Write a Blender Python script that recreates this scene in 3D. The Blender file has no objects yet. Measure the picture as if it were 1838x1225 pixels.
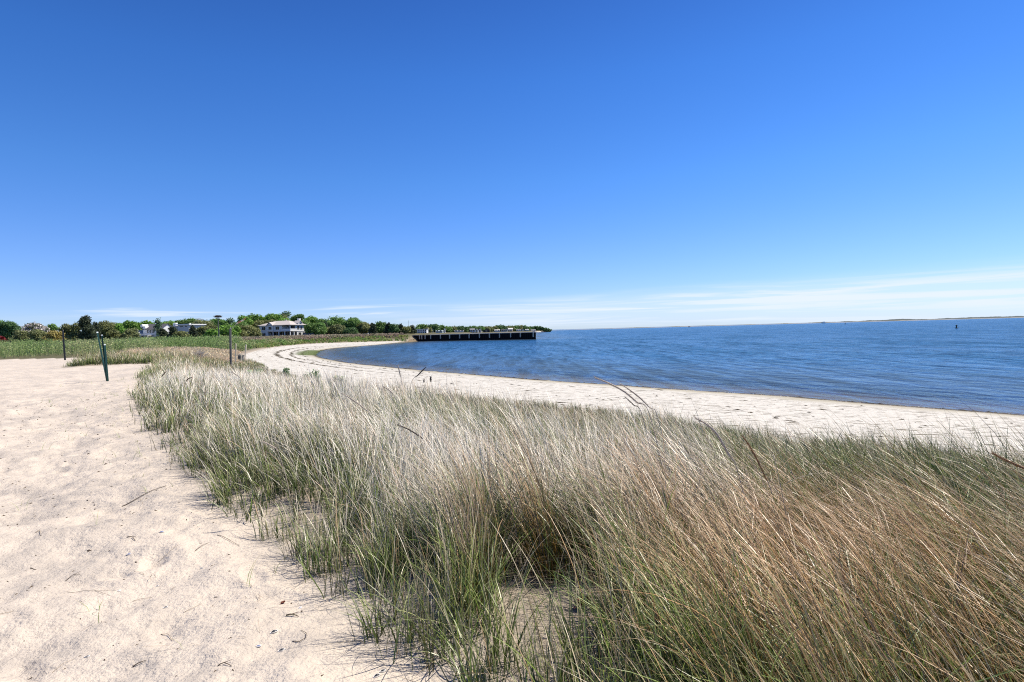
import bpy, math
import numpy as np
from math import radians, sin, cos, pi
from mathutils import Vector, Matrix
rng = np.random.default_rng(11)
SC = bpy.context.scene
COL = SC.collection

# ------------------------------------------------------------------ camera
W, H, F = 1838, 1225, 1021.0
EYE = 3.40
ROLL, PITCH = math.atan(0.0274), math.atan(18.4 / F)
cam_d = bpy.data.cameras.new('camera')
cam = bpy.data.objects.new('camera', cam_d); COL.objects.link(cam)
cam_d.sensor_width = 36; cam_d.lens = 36 * F / W
cam_d.clip_start = 0.05; cam_d.clip_end = 60000
X = Vector((1, 0, 0)); UP = Vector((0, sin(PITCH), cos(PITCH))); FW = Vector((0, cos(PITCH), -sin(PITCH)))
R_ = cos(ROLL) * X - sin(ROLL) * UP
U_ = sin(ROLL) * X + cos(ROLL) * UP
m = Matrix.Identity(4)
for i in range(3):
    m[i][0] = R_[i]; m[i][1] = U_[i]; m[i][2] = -FW[i]
m[2][3] = EYE
cam.matrix_world = m
SC.camera = cam

# ------------------------------------------------------------------ light
SUN_AZ, SUN_EL = radians(62), radians(56)     # azimuth clockwise from +Y
world = bpy.data.worlds.new('World'); SC.world = world; world.use_nodes = True
nt = world.node_tree; nt.nodes.clear()
def N(nt, t, **k):
    n = nt.nodes.new(t)
    for a, b in k.items():
        if a in n.inputs.keys() if isinstance(a, str) else False:
            n.inputs[a].default_value = b
        else:
            setattr(n, a, b)
    return n
def L(nt, a, b): nt.links.new(a, b)
def MATH(nt, op, a, b=None, c=None, clamp=False):
    n = nt.nodes.new('ShaderNodeMath'); n.operation = op; n.use_clamp = clamp
    for i, v in enumerate((a, b, c)):
        if v is None: continue
        if isinstance(v, (int, float)): n.inputs[i].default_value = v
        else: nt.links.new(v, n.inputs[i])
    return n.outputs[0]
def MIX(nt, f, a, b, mode='MIX'):
    n = nt.nodes.new('ShaderNodeMix'); n.data_type = 'RGBA'; n.blend_type = mode
    for i, v in ((0, f), (6, a), (7, b)):
        if isinstance(v, (int, float)): n.inputs[i].default_value = v
        elif isinstance(v, tuple): n.inputs[i].default_value = (*v, 1) if len(v) == 3 else v
        else: nt.links.new(v, n.inputs[i])
    return n.outputs[2]
def RANGE(nt, v, a, b, c=0.0, d=1.0, smooth=True):
    n = nt.nodes.new('ShaderNodeMapRange'); n.interpolation_type = 'SMOOTHSTEP' if smooth else 'LINEAR'
    nt.links.new(v, n.inputs[0])
    for i, q in enumerate((a, b, c, d)): n.inputs[i + 1].default_value = q
    return n.outputs[0]
def NOISE(nt, vec, scale, detail=4, rough=0.55, dist=0.0):
    n = nt.nodes.new('ShaderNodeTexNoise'); n.inputs['Scale'].default_value = scale
    n.inputs['Detail'].default_value = detail; n.inputs['Roughness'].default_value = rough
    n.inputs['Distortion'].default_value = dist
    if vec is not None: nt.links.new(vec, n.inputs['Vector'])
    return n.outputs[0]

sky = nt.nodes.new('ShaderNodeTexSky'); sky.sky_type = 'NISHITA'; sky.sun_disc = False
sky.sun_elevation = SUN_EL; sky.sun_rotation = SUN_AZ
sky.air_density = 1.0; sky.dust_density = 0.1; sky.ozone_density = 3.0; sky.altitude = 0
tc = nt.nodes.new('ShaderNodeTexCoord')
sp = nt.nodes.new('ShaderNodeSeparateXYZ'); L(nt, tc.outputs['Generated'], sp.inputs[0])
hs = nt.nodes.new('ShaderNodeHueSaturation'); hs.inputs['Saturation'].default_value = 1.18
hs.inputs['Value'].default_value = 1.0; hs.inputs['Hue'].default_value = 0.5
L(nt, sky.outputs[0], hs.inputs['Color'])
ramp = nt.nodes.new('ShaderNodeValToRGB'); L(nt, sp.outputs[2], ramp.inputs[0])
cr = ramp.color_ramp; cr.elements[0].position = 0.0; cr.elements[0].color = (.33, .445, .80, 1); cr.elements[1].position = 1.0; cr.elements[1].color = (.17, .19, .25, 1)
for ps, cc_ in ((.06, (.355, .435, .72)), (.14, (.35, .445, .70)), (.25, (.31, .46, .69)), (.40, (.25, .415, .66)), (.52, (.20, .33, .56)), (.66, (.18, .22, .32))):  # high stops darkened above the frame to cut blue skylight fill
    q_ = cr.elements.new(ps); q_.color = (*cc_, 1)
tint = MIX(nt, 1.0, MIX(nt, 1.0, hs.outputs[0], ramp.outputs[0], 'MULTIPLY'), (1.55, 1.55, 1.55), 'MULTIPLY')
# thin cirrus low over the horizon: elevation / azimuth coordinates
az = MATH(nt, 'ARCTAN2', sp.outputs[0], sp.outputs[1])
el = MATH(nt, 'ARCSINE', sp.outputs[2])
cv = nt.nodes.new('ShaderNodeCombineXYZ')
L(nt, MATH(nt, 'MULTIPLY', az, 3.0), cv.inputs[0]); L(nt, MATH(nt, 'MULTIPLY', el, 85.0), cv.inputs[1])
n1 = NOISE(nt, cv.outputs[0], 1.0, 6, 0.55, 0.6)
cv2 = nt.nodes.new('ShaderNodeCombineXYZ')
L(nt, MATH(nt, 'MULTIPLY', az, 1.2), cv2.inputs[0]); L(nt, MATH(nt, 'MULTIPLY', el, 14.0), cv2.inputs[1])
n2 = NOISE(nt, cv2.outputs[0], 1.3, 4, 0.5, 0.3)
# top of the cloud band climbs to the right
top = RANGE(nt, az, -0.4, 0.75, 0.050, 0.080)
rel = MATH(nt, 'DIVIDE', el, top)
band = MATH(nt, 'MULTIPLY', RANGE(nt, rel, 1.05, 0.6), RANGE(nt, rel, -0.1, 0.15, 0.35, 1.0))
side = RANGE(nt, az, -0.35, 0.15, 0.15, 1.0)
c1 = RANGE(nt, n1, 0.42, 0.60)
c2 = RANGE(nt, n2, 0.32, 0.5, 0.7, 1.0)
cl = MATH(nt, 'MULTIPLY', MATH(nt, 'MULTIPLY', band, side), MATH(nt, 'MULTIPLY', MATH(nt, 'ADD', MATH(nt, 'MULTIPLY', c1, 0.65), 0.35), c2))
# separate wisps on the left
wisp = MATH(nt, 'MULTIPLY', RANGE(nt, n1, 0.53, 0.68), MATH(nt, 'MULTIPLY', RANGE(nt, el, 0.022, 0.034), RANGE(nt, el, 0.065, 0.045)))
wisp = MATH(nt, 'MULTIPLY', wisp, 0.7)
cl = MATH(nt, 'MAXIMUM', MATH(nt, 'MULTIPLY', cl, 0.95), wisp, clamp=True)
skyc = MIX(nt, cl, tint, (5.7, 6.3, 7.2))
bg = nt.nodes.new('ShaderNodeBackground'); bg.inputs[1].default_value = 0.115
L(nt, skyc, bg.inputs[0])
wo = nt.nodes.new('ShaderNodeOutputWorld'); L(nt, bg.outputs[0], wo.inputs[0])

sd_ = bpy.data.lights.new('sun', 'SUN'); sd_.energy = 5.0; sd_.angle = radians(0.53); sd_.color = (1.0, 0.925, 0.81)
sun = bpy.data.objects.new('sun', sd_); COL.objects.link(sun)
tosun = Vector((sin(SUN_AZ) * cos(SUN_EL), cos(SUN_AZ) * cos(SUN_EL), sin(SUN_EL)))
sun.rotation_euler = tosun.to_track_quat('Z', 'Y').to_euler()
sun.location = (60, 30, 90)
SC.view_settings.view_transform = 'Standard'; SC.view_settings.look = 'None'
SC.view_settings.exposure = 0.35; SC.view_settings.gamma = 1
SC.render.engine = 'CYCLES'
SC.cycles.use_denoising = False; SC.cycles.use_adaptive_sampling = False
SC.cycles.denoiser = 'OPENIMAGEDENOISE'; SC.cycles.denoising_input_passes = 'RGB_ALBEDO_NORMAL'; SC.cycles.denoising_prefilter = 'ACCURATE'
SC.cycles.max_bounces = 6; SC.cycles.diffuse_bounces = 1; SC.cycles.glossy_bounces = 2
SC.cycles.transmission_bounces = 4; SC.cycles.transparent_max_bounces = 6
SC.cycles.sample_clamp_indirect = 6
SC.render.film_transparent = False
SC.cycles.pixel_filter_type = 'BLACKMAN_HARRIS'; SC.cycles.filter_width = 1.1

# ------------------------------------------------------------------ layout helpers
def ray(px, py):
    u, v = px - W / 2, H / 2 - py
    a = ROLL
    u2 = u * cos(a) + v * sin(a); v2 = -u * sin(a) + v * cos(a)
    x, y, z = u2, F * cos(PITCH) + v2 * sin(PITCH), v2 * cos(PITCH) - F * sin(PITCH)
    return np.array([x / y, 1.0, z / y])
def on_z(px, py, z=0.0):          # where the sight line meets a level
    r = ray(px, py); t = (z - EYE) / r[2]
    return np.array([r[0] * t, t])
def at(px, py, D):                # point at depth D
    r = ray(px, py); return np.array([r[0] * D, D, EYE + r[2] * D])

def hash2(ix, iy, s):
    h = (ix * 374761393 + iy * 668265263 + s * 1442695041) & 0xffffffff
    h = ((h ^ (h >> 13)) * 1274126177) & 0xffffffff
    return ((h ^ (h >> 16)) & 0xffff) / 65535.0
def vnoise(x, y, s=0):
    x = np.asarray(x, float); y = np.asarray(y, float)
    ix = np.floor(x).astype(np.int64); iy = np.floor(y).astype(np.int64)
    fx = x - ix; fy = y - iy; fx = fx * fx * (3 - 2 * fx); fy = fy * fy * (3 - 2 * fy)
    a = hash2(ix, iy, s); b = hash2(ix + 1, iy, s); c = hash2(ix, iy + 1, s); d = hash2(ix + 1, iy + 1, s)
    return (a * (1 - fx) + b * fx) * (1 - fy) + (c * (1 - fx) + d * fx) * fy
def fbm(x, y, s=0, o=4):
    r = 0; a = 0.5; t = 0
    for k in range(o):
        r = r + a * vnoise(x * 2 ** k + 17.3 * k, y * 2 ** k - 9.1 * k, s + k); t += a; a *= 0.5
    return r / t
def sstep(a, b, x):
    t = np.clip((x - a) / (b - a), 0, 1); return t * t * (3 - 2 * t)
def inside(poly, x, y):
    x = np.asarray(x, float); y = np.asarray(y, float)
    c = np.zeros(x.shape, bool); n = len(poly)
    for i in range(n):
        x0, y0 = poly[i]; x1, y1 = poly[(i + 1) % n]
        if y0 == y1: continue
        t = (y0 > y) != (y1 > y)
        c ^= t & (x < (x1 - x0) * (y - y0) / (y1 - y0) + x0)
    return c
def pdist(line, x, y, vals=None):
    best = np.full(np.shape(x), 1e18); bv = np.zeros(np.shape(x))
    for i in range(len(line) - 1):
        x0, y0 = line[i]; x1, y1 = line[i + 1]
        dx, dy = x1 - x0, y1 - y0; l2 = dx * dx + dy * dy + 1e-9
        t = np.clip(((x - x0) * dx + (y - y0) * dy) / l2, 0, 1)
        q = (x - x0 - t * dx) ** 2 + (y - y0 - t * dy) ** 2
        m_ = q < best
        best = np.where(m_, q, best)
        if vals is not None: bv = np.where(m_, vals[i] + t * (vals[i + 1] - vals[i]), bv)
    return (np.sqrt(best), bv) if vals is not None else np.sqrt(best)
def smooth_line(pts, k=2):
    p = np.array(pts, float)
    for _ in range(k):
        q = [p[0]]
        for i in range(len(p) - 1):
            q += [0.75 * p[i] + 0.25 * p[i + 1], 0.25 * p[i] + 0.75 * p[i + 1]]
        q.append(p[-1]); p = np.array(q)
    return p

# waterline, from the right of the view round the bay to the wharf
shore_px = [(1838, 744), (1757, 738), (1629, 728.5), (1567, 724), (1495, 718), (1400, 709.5), (1240, 700.5), (1084, 689),
            (988, 683.5), (875, 674), (766, 665.7), (701, 659), (646, 654), (604, 648), (576, 642), (567, 637.6),
            (572, 632.5), (584, 628), (618, 624), (680, 619.5), (745, 612.9)]
sh = [on_z(a, b) for a, b in shore_px]
d0 = (sh[0] - sh[5]); d0 /= np.linalg.norm(d0)
sh = [sh[0] + d0 * 900, sh[0] + d0 * 60, sh[0] + d0 * 15] + sh
sh = [tuple(p) for p in smooth_line(sh, 2)]
BK0 = on_z(738, 613.2) + np.array([-1.5, 3.0]); BK1 = on_z(961, 609.2)     # wharf front face ends
sh += [tuple(BK0 + np.array([4, 3.5])), tuple(BK1 + np.array([-.8, 6.3])), (BK1[0] - .3, BK1[1] + 50), (17, 450), (24, 600), (30, 800), (48, 900), (62, 960), (71, 1010), (40, 1080), (-200, 1300), (-3000, 2500)]
SHORE = sh
LANDP = [(-6000, 2600)] + [tuple(p) for p in reversed(SHORE)] + [(1500, -900), (-6000, -900)]
# vegetation line behind the beach, with its height above the water
veg_px = [(1838, 811, 1.35, 1.0), (1650, 796, 1.35, 1.0), (1500, 780, 1.35, 1.0), (1300, 763, 1.35, 1.0), (1200, 742, 1.35, 1.0), (1000, 719, 1.35, 1.0), (800, 704, 1.35, 1.0), (700, 694, 1.35, 1.0),
          (600, 683, 1.35, 1.0), (540, 672, 1.3, 1.0), (500, 663.5, 1.25, 1.0), (465, 652, 1.2, 1.0), (444, 645, 1.15, 1.05), (436, 638.5, 1.1, 1.1),
          (452, 632, 1.1, 1.1), (490, 623.5, 1.1, 1.1), (560, 617.2, 1.0, 1.0), (640, 614.8, .9, .9), (700, 613.0, .6, .6), (730, 612.3, .5, .5)]
vg = [(*on_z(a, b, z), zz) for a, b, z, zz in veg_px]
dv = np.array(vg[0][:2]) - np.array(vg[3][:2]); dv /= np.linalg.norm(dv)
vg = [(vg[0][0] + dv[0] * 900, vg[0][1] + dv[1] * 900, 1.0), (vg[0][0] + dv[0] * 15, vg[0][1] + dv[1] * 15, 1.0)] + vg
vg = smooth_line(vg, 2)
VEG = [tuple(p[:2]) for p in vg]; VEGZ = [p[2] for p in vg]
VEGP = VEG + [tuple(BK0 + np.array([3.5, 5])), tuple(BK1 + np.array([-1.6, 8])), (BK1[0] - .8, BK1[1] + 50), (15, 450), (22, 600), (27, 800), (44, 905), (55, 950), (30, 1070), (-200, 1290), (-6000, 2590), (-6000, -900), (1490, -900)]
# sand track: its outline
track_px = [(710, 1225), (650, 1165), (590, 1088), (515, 1035), (430, 958), (338, 878), (300, 832), (265, 790), (240, 740), (235, 710), (245, 683), (258, 662)]
TRACK = [(0.7, -0.5), (0.35, 1.2), (0.0, 1.9)] + [tuple(on_z(a, b, 1.8)) for a, b in track_px] + [(-25, 39.5), (-29.5, 37.2), (-31, 40), (-34, 52), (-37, 58), (-46, 59), (-56, 61), (-90, 66), (-200, 80), (-200, -200), (60, -200), (3, -5)]
TRL = TRACK[:-3]

_r = np.random.default_rng(4); DENTS = []
for _k in range(330):
    _q = math.sqrt(_r.uniform(1.5 ** 2, 17 ** 2)); _a = _r.uniform(-1.05, .35)
    DENTS.append((_q * sin(_a), _q * cos(_a), _r.choice([-.62, 2.5]) + _r.normal(0, .45), _r.uniform(.8, 1.3), _r.uniform(.010, .026)))
def dents(x, y):
    o_ = np.zeros_like(x)
    for dx, dy, a, k_, dep in DENTS:
        u = ((x - dx) * math.cos(a) + (y - dy) * math.sin(a)) / (.15 * k_); v = (-(x - dx) * math.sin(a) + (y - dy) * math.cos(a)) / (.065 * k_)
        q = u * u + v * v; m_ = q < 7
        if m_.any(): o_[m_] += -dep * np.exp(-q[m_] ** 1.5 * .8) + dep * .42 * np.exp(-(np.sqrt(q[m_]) - 1.55) ** 2 * 5)
    return o_
def ground(x, y, attrs=False):
    x = np.asarray(x, float); y = np.asarray(y, float)
    land = inside(LANDP, x, y)
    d = pdist(SHORE, x, y); ds = np.where(land, d, -d)
    veg = inside(VEGP, x, y) & land
    e, ez = pdist(VEG, x, y, VEGZ)
    wob = (fbm(x / 3.0, y / 3.0, 5, 3) - .5)
    zb = ez * d / (d + e + 1e-6) + wob * 0.05 * sstep(0, 6, d)
    near = ez + (1.8 - ez) * sstep(0, 9.5, e)
    near = near + (fbm(x / 2.2, y / 2.2, 3, 3) - .5) * 0.25 * sstep(0, 3, e) * sstep(60, 20, y)
    tr = inside(TRACK, x, y); et = pdist(TRL, x, y)
    near = near + 0.10 * np.where(tr, 0, sstep(0, .8, et)) * sstep(40, 10, np.hypot(x, y))
    near = near - 0.10 * np.where(tr, sstep(0, 1.5, et), 0) + 0.05
    bump = (fbm(x * 2.1, y * 2.1, 21, 3) - .5) * 0.14 + (fbm(x * 5.5, y * 5.5, 31, 2) - .5) * 0.035
    near = near + bump * np.where(tr, sstep(0, .5, et), 0) * sstep(60, 15, np.hypot(x, y))
    nr_ = (x * x + y * y < 400) & tr & (et > .1)
    if nr_.any():
        near = near + 0.0; near[nr_] += dents(x[nr_], y[nr_])
    r = y
    far = near + sstep(120, 260, r) * 1.5 * sstep(0, 30, e) + sstep(250, 420, r) * sstep(-60, -140, x) * 3.0
    zv = np.where(r > 110, far, near)
    wf = sstep(BK0[0] + 2, BK0[0] + 7, x) * sstep(190, 200, y)     # level filled land behind the wharf
    zv = zv * (1 - wf) + 2.55 * wf
    zs = -0.045 * d - 0.02
    zs = np.maximum(zs, -3.0)
    z = np.where(land, np.where(veg, zv, zb), zs)
    if attrs: return z, ds, np.where(veg, e, -e), np.where(tr, et, -et)
    return z
def gz(x, y): return float(ground(np.array([x]), np.array([y]))[0])

# ------------------------------------------------------------------ mesh helpers
def fastmesh(name, V, Fc, mats, parent=None, attrs=None, smooth=False, matidx=None):
    V = np.ascontiguousarray(V, np.float32).reshape(-1, 3); Fc = np.ascontiguousarray(Fc, np.int32)
    me = bpy.data.meshes.new(name); k = Fc.shape[1]; n = Fc.shape[0]
    me.vertices.add(len(V)); me.vertices.foreach_set('co', V.ravel())
    me.loops.add(n * k); me.loops.foreach_set('vertex_index', Fc.ravel())
    me.polygons.add(n); me.polygons.foreach_set('loop_start', np.arange(0, n * k, k, dtype=np.int32))
    if matidx is not None: me.polygons.foreach_set('material_index', np.asarray(matidx, np.int32))
    me.polygons.foreach_set('use_smooth', np.full(n, smooth, bool))
    for a, v in (attrs or {}).items():
        v = np.asarray(v, np.float32)
        if v.ndim == 2:
            if v.shape[1] == 3: v = np.hstack([v, np.ones((len(v), 1), np.float32)])
            at_ = me.attributes.new(a, 'FLOAT_COLOR', 'POINT'); at_.data.foreach_set('color', v.ravel())
        else:
            at_ = me.attributes.new(a, 'FLOAT', 'POINT'); at_.data.foreach_set('value', v)
    me.update(calc_edges=True)
    for m_ in (mats if isinstance(mats, (list, tuple)) else [mats]): me.materials.append(m_)
    o = bpy.data.objects.new(name, me); COL.objects.link(o)
    if parent is not None: o.parent = parent
    return o
class MB:
    def __init__(s): s.v = []; s.f = []
    def add(s, V, Fs):
        b = len(s.v); s.v += [tuple(map(float, p)) for p in V]; s.f += [tuple(b + i for i in f) for f in Fs]
    def box(s, x0, x1, y0, y1, z0, z1, M=None):
        P = [(x, y, z) for z in (z0, z1) for x, y in ((x0, y0), (x1, y0), (x1, y1), (x0, y1))]
        if M is not None: P = [M @ Vector(p) for p in P]
        s.add(P, [(3, 2, 1, 0), (4, 5, 6, 7), (0, 1, 5, 4), (1, 2, 6, 5), (2, 3, 7, 6), (3, 0, 4, 7)])
    def tube(s, pts, rad, n=6, caps=True):
        pts = [Vector([float(c_) for c_ in p]) for p in pts]
        rad = [float(q_) for q_ in (rad if hasattr(rad, '__len__') else [rad] * len(pts))]
        b = len(s.v); ref = Vector((0.31, 0.17, 0.93))
        for i, p in enumerate(pts):
            t = (pts[min(i + 1, len(pts) - 1)] - pts[max(i - 1, 0)]).normalized()
            if abs(t.dot(ref)) > .95: a = t.cross(Vector((1, 0, 0))).normalized()
            else: a = t.cross(ref).normalized()
            c = t.cross(a)
            for k in range(n):
                q = p + rad[i] * (cos(2 * pi * k / n) * a + sin(2 * pi * k / n) * c); s.v.append(tuple(q))
        for i in range(len(pts) - 1):
            for k in range(n):
                k2 = (k + 1) % n
                s.f.append((b + i * n + k, b + i * n + k2, b + (i + 1) * n + k2, b + (i + 1) * n + k))
        if caps:
            s.f.append(tuple(b + k for k in reversed(range(n)))); s.f.append(tuple(b + (len(pts) - 1) * n + k for k in range(n)))
    def lathe(s, c, prof, n=12):
        b = len(s.v)
        for z, r in prof:
            for k in range(n): s.v.append((c[0] + r * cos(2 * pi * k / n), c[1] + r * sin(2 * pi * k / n), c[2] + z))
        for i in range(len(prof) - 1):
            for k in range(n):
                k2 = (k + 1) % n; s.f.append((b + i * n + k, b + i * n + k2, b + (i + 1) * n + k2, b + (i + 1) * n + k))
        s.f.append(tuple(b + k for k in reversed(range(n)))); s.f.append(tuple(b + (len(prof) - 1) * n + k for k in range(n)))
    def prism(s, poly, axis_pts):   # poly: list of 3D points at one end, axis_pts: offset
        n = len(poly); o = Vector(axis_pts)
        P = [Vector([float(c_) for c_ in p]) for p in poly] + [Vector(p) + o for p in poly]
        s.add(P, [tuple(reversed(range(n))), tuple(range(n, 2 * n))] + [(i, (i + 1) % n, n + (i + 1) % n, n + i) for i in range(n)])
    def build(s, name, mat, parent=None, smooth=False):
        me = bpy.data.meshes.new(name); me.from_pydata(s.v, [], s.f); me.materials.append(mat)
        if smooth: me.polygons.foreach_set('use_smooth', [True] * len(me.polygons))
        me.update(); o = bpy.data.objects.new(name, me); COL.objects.link(o)
        if parent is not None: o.parent = parent
        return o
def tag(o, label=None, cat=None, group=None, kind=None):
    if label: o['label'] = label
    if cat: o['category'] = cat
    if group: o['group'] = group
    if kind: o['kind'] = kind
    return o
def empty(name, loc, rz=0.0):
    o = bpy.data.objects.new(name, None); COL.objects.link(o); o.empty_display_size = 0.1
    o.location = [float(c) for c in loc]; o.rotation_euler = (0, 0, rz); return o

# ------------------------------------------------------------------ materials
def newmat(name):
    m_ = bpy.data.materials.new(name); m_.use_nodes = True; t = m_.node_tree
    p = t.nodes['Principled BSDF']; return m_, t, p
def geo_pos(t): return t.nodes.new('ShaderNodeNewGeometry').outputs['Position']
def obj_pos(t): return t.nodes.new('ShaderNodeTexCoord').outputs['Object']
def attr(t, name, col=False):
    a = t.nodes.new('ShaderNodeAttribute'); a.attribute_name = name
    return a.outputs['Color'] if col else a.outputs['Fac']
def bump(t, h, strength, dist, p, normal=None):
    b = t.nodes.new('ShaderNodeBump'); b.inputs['Strength'].default_value = strength; b.inputs['Distance'].default_value = dist
    L(t, h, b.inputs['Height'])
    if normal is not None: L(t, normal, b.inputs['Normal'])
    if p is not None: L(t, b.outputs[0], p.inputs['Normal'])
    return b.outputs[0]
def simple(name, c, rough=0.7, var=0.15, scale=3.0, metal=0.0, spec=0.3, bmp=0.0):
    m_, t, p = newmat(name); pos = obj_pos(t)
    n = NOISE(t, pos, scale, 5, 0.6)
    c0 = tuple(x * (1 - var) for x in c); c1 = tuple(min(1, x * (1 + var)) for x in c)
    L(t, MIX(t, n, c0, c1), p.inputs['Base Color'])
    p.inputs['Roughness'].default_value = rough; p.inputs['Metallic'].default_value = metal
    p.inputs['Specular IOR Level'].default_value = spec
    if bmp: bump(t, n, bmp, 0.02, p)
    return m_
def leafmat(name, trans=0.3, rough=0.5, spec=0.3, mul=1.0):
    m_, t, p = newmat(name); out = t.nodes['Material Output']
    c = attr(t, 'Col', True)
    if mul != 1: c = MIX(t, 1.0, c, (mul, mul, mul), 'MULTIPLY')
    L(t, c, p.inputs['Base Color']); p.inputs['Roughness'].default_value = rough
    p.inputs['Specular IOR Level'].default_value = spec
    tr = t.nodes.new('ShaderNodeBsdfTranslucent'); L(t, c, tr.inputs[0])
    mx = t.nodes.new('ShaderNodeMixShader'); mx.inputs[0].default_value = trans
    L(t, p.outputs[0], mx.inputs[1]); L(t, tr.outputs[0], mx.inputs[2]); L(t, mx.outputs[0], out.inputs[0])
    return m_
M_GRASS = leafmat('grass blades', 0.12, 0.38, 0.5)
M_LEAF = leafmat('leaves', 0.34, 0.55, 0.25, 1.38)
M_BARK = simple('bark', (.13, .11, .095), .9, .35, 8, bmp=.3)
M_WHITE = simple('white painted wood', (.78, .78, .76), .6, .05, 1.5)
M_GREYWALL = simple('pale shingle wall', (.55, .57, .58), .8, .08, 2.5)
M_BLUEWALL = simple('blue grey siding', (.33, .42, .50), .7, .08, 2.5)
M_GREENWALL = simple('grey green siding', (.45, .52, .50), .7, .08, 2.5)
M_TANWALL = simple('tan siding', (.60, .48, .36), .7, .08, 2.5)
M_ROOFTAN = simple('tan shingle roof', (.52, .47, .44), .85, .18, 1.6)
M_ROOFDARK = simple('dark grey shingle roof', (.10, .095, .11), .85, .2, 1.6)
M_ROOFGREY = simple('grey shingle roof', (.25, .25, .26), .85, .2, 1.6)
M_PANE = simple('window glass', (.02, .025, .035), .12, .2, 1, spec=.6)
M_DARK = simple('dark barn wall and porch shade', (.035, .035, .045), .8, .2, 1)  # dark barn wall; on the house, porch shade painted as colour
M_SHEET = simple('blackened sheet piling', (.010, .010, .012), .75, .6, .8, spec=.15)
M_CONC = simple('weathered concrete', (.36, .34, .31), .85, .2, 1.2)
M_PILE = simple('weathered fender timber', (.50, .44, .37), .85, .25, 2.5)
M_GREYWOOD = simple('silvered post wood', (.13, .13, .12), .85, .35, 14, bmp=.4)
M_PALEWOOD = simple('pale sawn stake', (.55, .49, .38), .8, .2, 14)
M_GREENMETAL = simple('dark green enamel', (.008, .05, .038), .4, .25, 20, spec=.5)
M_BLACKMETAL = simple('black steel', (.008, .010, .012), .45, .3, 20, spec=.4)
M_TIP = simple('white reflective tip', (.75, .8, .78), .4, .08, 20)
M_NEST = simple('nest sticks', (.07, .055, .045), .9, .5, 9)
M_ROPE = simple('pale cord', (.55, .53, .5), .8, .1, 9)
M_BUOY = simple('faded green buoy paint', (.010, .045, .04), .5, .4, 3, spec=.3)
M_SHELLB = simple('mussel shell outside', (.035, .04, .05), .35, .6, 60, spec=.5)
M_SHELLI = simple('mussel shell inside', (.20, .24, .40), .3, .4, 60, spec=.5)
M_SHELLW = simple('white shell', (.75, .72, .68), .4, .1, 60)
M_TWIG = simple('dry twig', (.10, .075, .055), .85, .5, 30)
M_STRAW = simple('dry straw', (.32, .25, .17), .7, .4, 30)
M_DEADLEAF = simple('dead brown leaf', (.16, .045, .025), .6, .5, 30)
M_STALKPALE = simple('bleached grass stalk', (.55, .46, .36), .6, .3, 40, bmp=.5)
M_STALKBROWN = simple('rusty seed head', (.33, .17, .08), .7, .4, 60, bmp=.6)
M_STALKDARK = simple('dark seed head', (.15, .12, .09), .7, .4, 60, bmp=.6)

# windsock: faded red and white bands along its length
M_SOCK, t, p = newmat('faded windsock cloth')
pp = t.nodes.new('ShaderNodeSeparateXYZ'); L(t, obj_pos(t), pp.inputs[0])
st = RANGE(t, MATH(t, 'FRACT', MATH(t, 'MULTIPLY', attr(t, 'u'), 2.0)), .48, .52)
L(t, MIX(t, st, (.68, .63, .57), (.50, .24, .15)), p.inputs['Base Color']); p.inputs['Roughness'].default_value = .8

# ground ---------------------------------------------------------------
M_GROUND, t, p = newmat('sand and soil')
pos = geo_pos(t)
sd = attr(t, 'sd'); ev = attr(t, 'ev'); et = attr(t, 'et'); alg = attr(t, 'algae'); soil = attr(t, 'soil')
nA = NOISE(t, pos, .9, 5, .6); nB = NOISE(t, pos, 3.5, 5, .6); nC = NOISE(t, pos, 160, 2, .5); nD = NOISE(t, pos, 420, 2, .5)
nE = NOISE(t, pos, 30, 4, .6)
# track sand: creamy with grey coarse drifts
coarse = RANGE(t, MATH(t, 'ADD', MATH(t, 'MULTIPLY', nA, .5), MATH(t, 'MULTIPLY', nB, .5)), .43, .60)
cream = MIX(t, nE, (.59, .508, .42), (.67, .592, .505))
grey = MIX(t, nC, (.28, .25, .225), (.56, .505, .445))
sandc = MIX(t, MATH(t, 'MULTIPLY', coarse, .6), cream, grey)
speck = MATH(t, 'MULTIPLY', RANGE(t, nD, .60, .68), MATH(t, 'ADD', MATH(t, 'MULTIPLY', coarse, .5), .25))
sandc = MIX(t, speck, sandc, (.22, .19, .17))
# beach sand: whiter
bea = MIX(t, nE, (.575, .545, .485), (.66, .635, .58))
bea = MIX(t, MATH(t, 'MULTIPLY', RANGE(t, nC, .5, .65), .25), bea, (.40, .37, .33))
vor = NOISE(t, pos, 5.0, 3, .7, .5)
mp = t.nodes.new('ShaderNodeMapping'); mp.inputs['Rotation'].default_value = (0, 0, radians(55)); mp.inputs['Scale'].default_value = (.8, 2.6, 1)
L(t, pos, mp.inputs['Vector'])
weedn = NOISE(t, mp.outputs[0], 2.6, 5, .68, .3)
weed = MATH(t, 'MULTIPLY', RANGE(t, weedn, .555, .585), MATH(t, 'MULTIPLY', RANGE(t, sd, 1.0, 3.0), .9))
bea = MIX(t, weed, bea, (.13, .11, .075))
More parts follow.
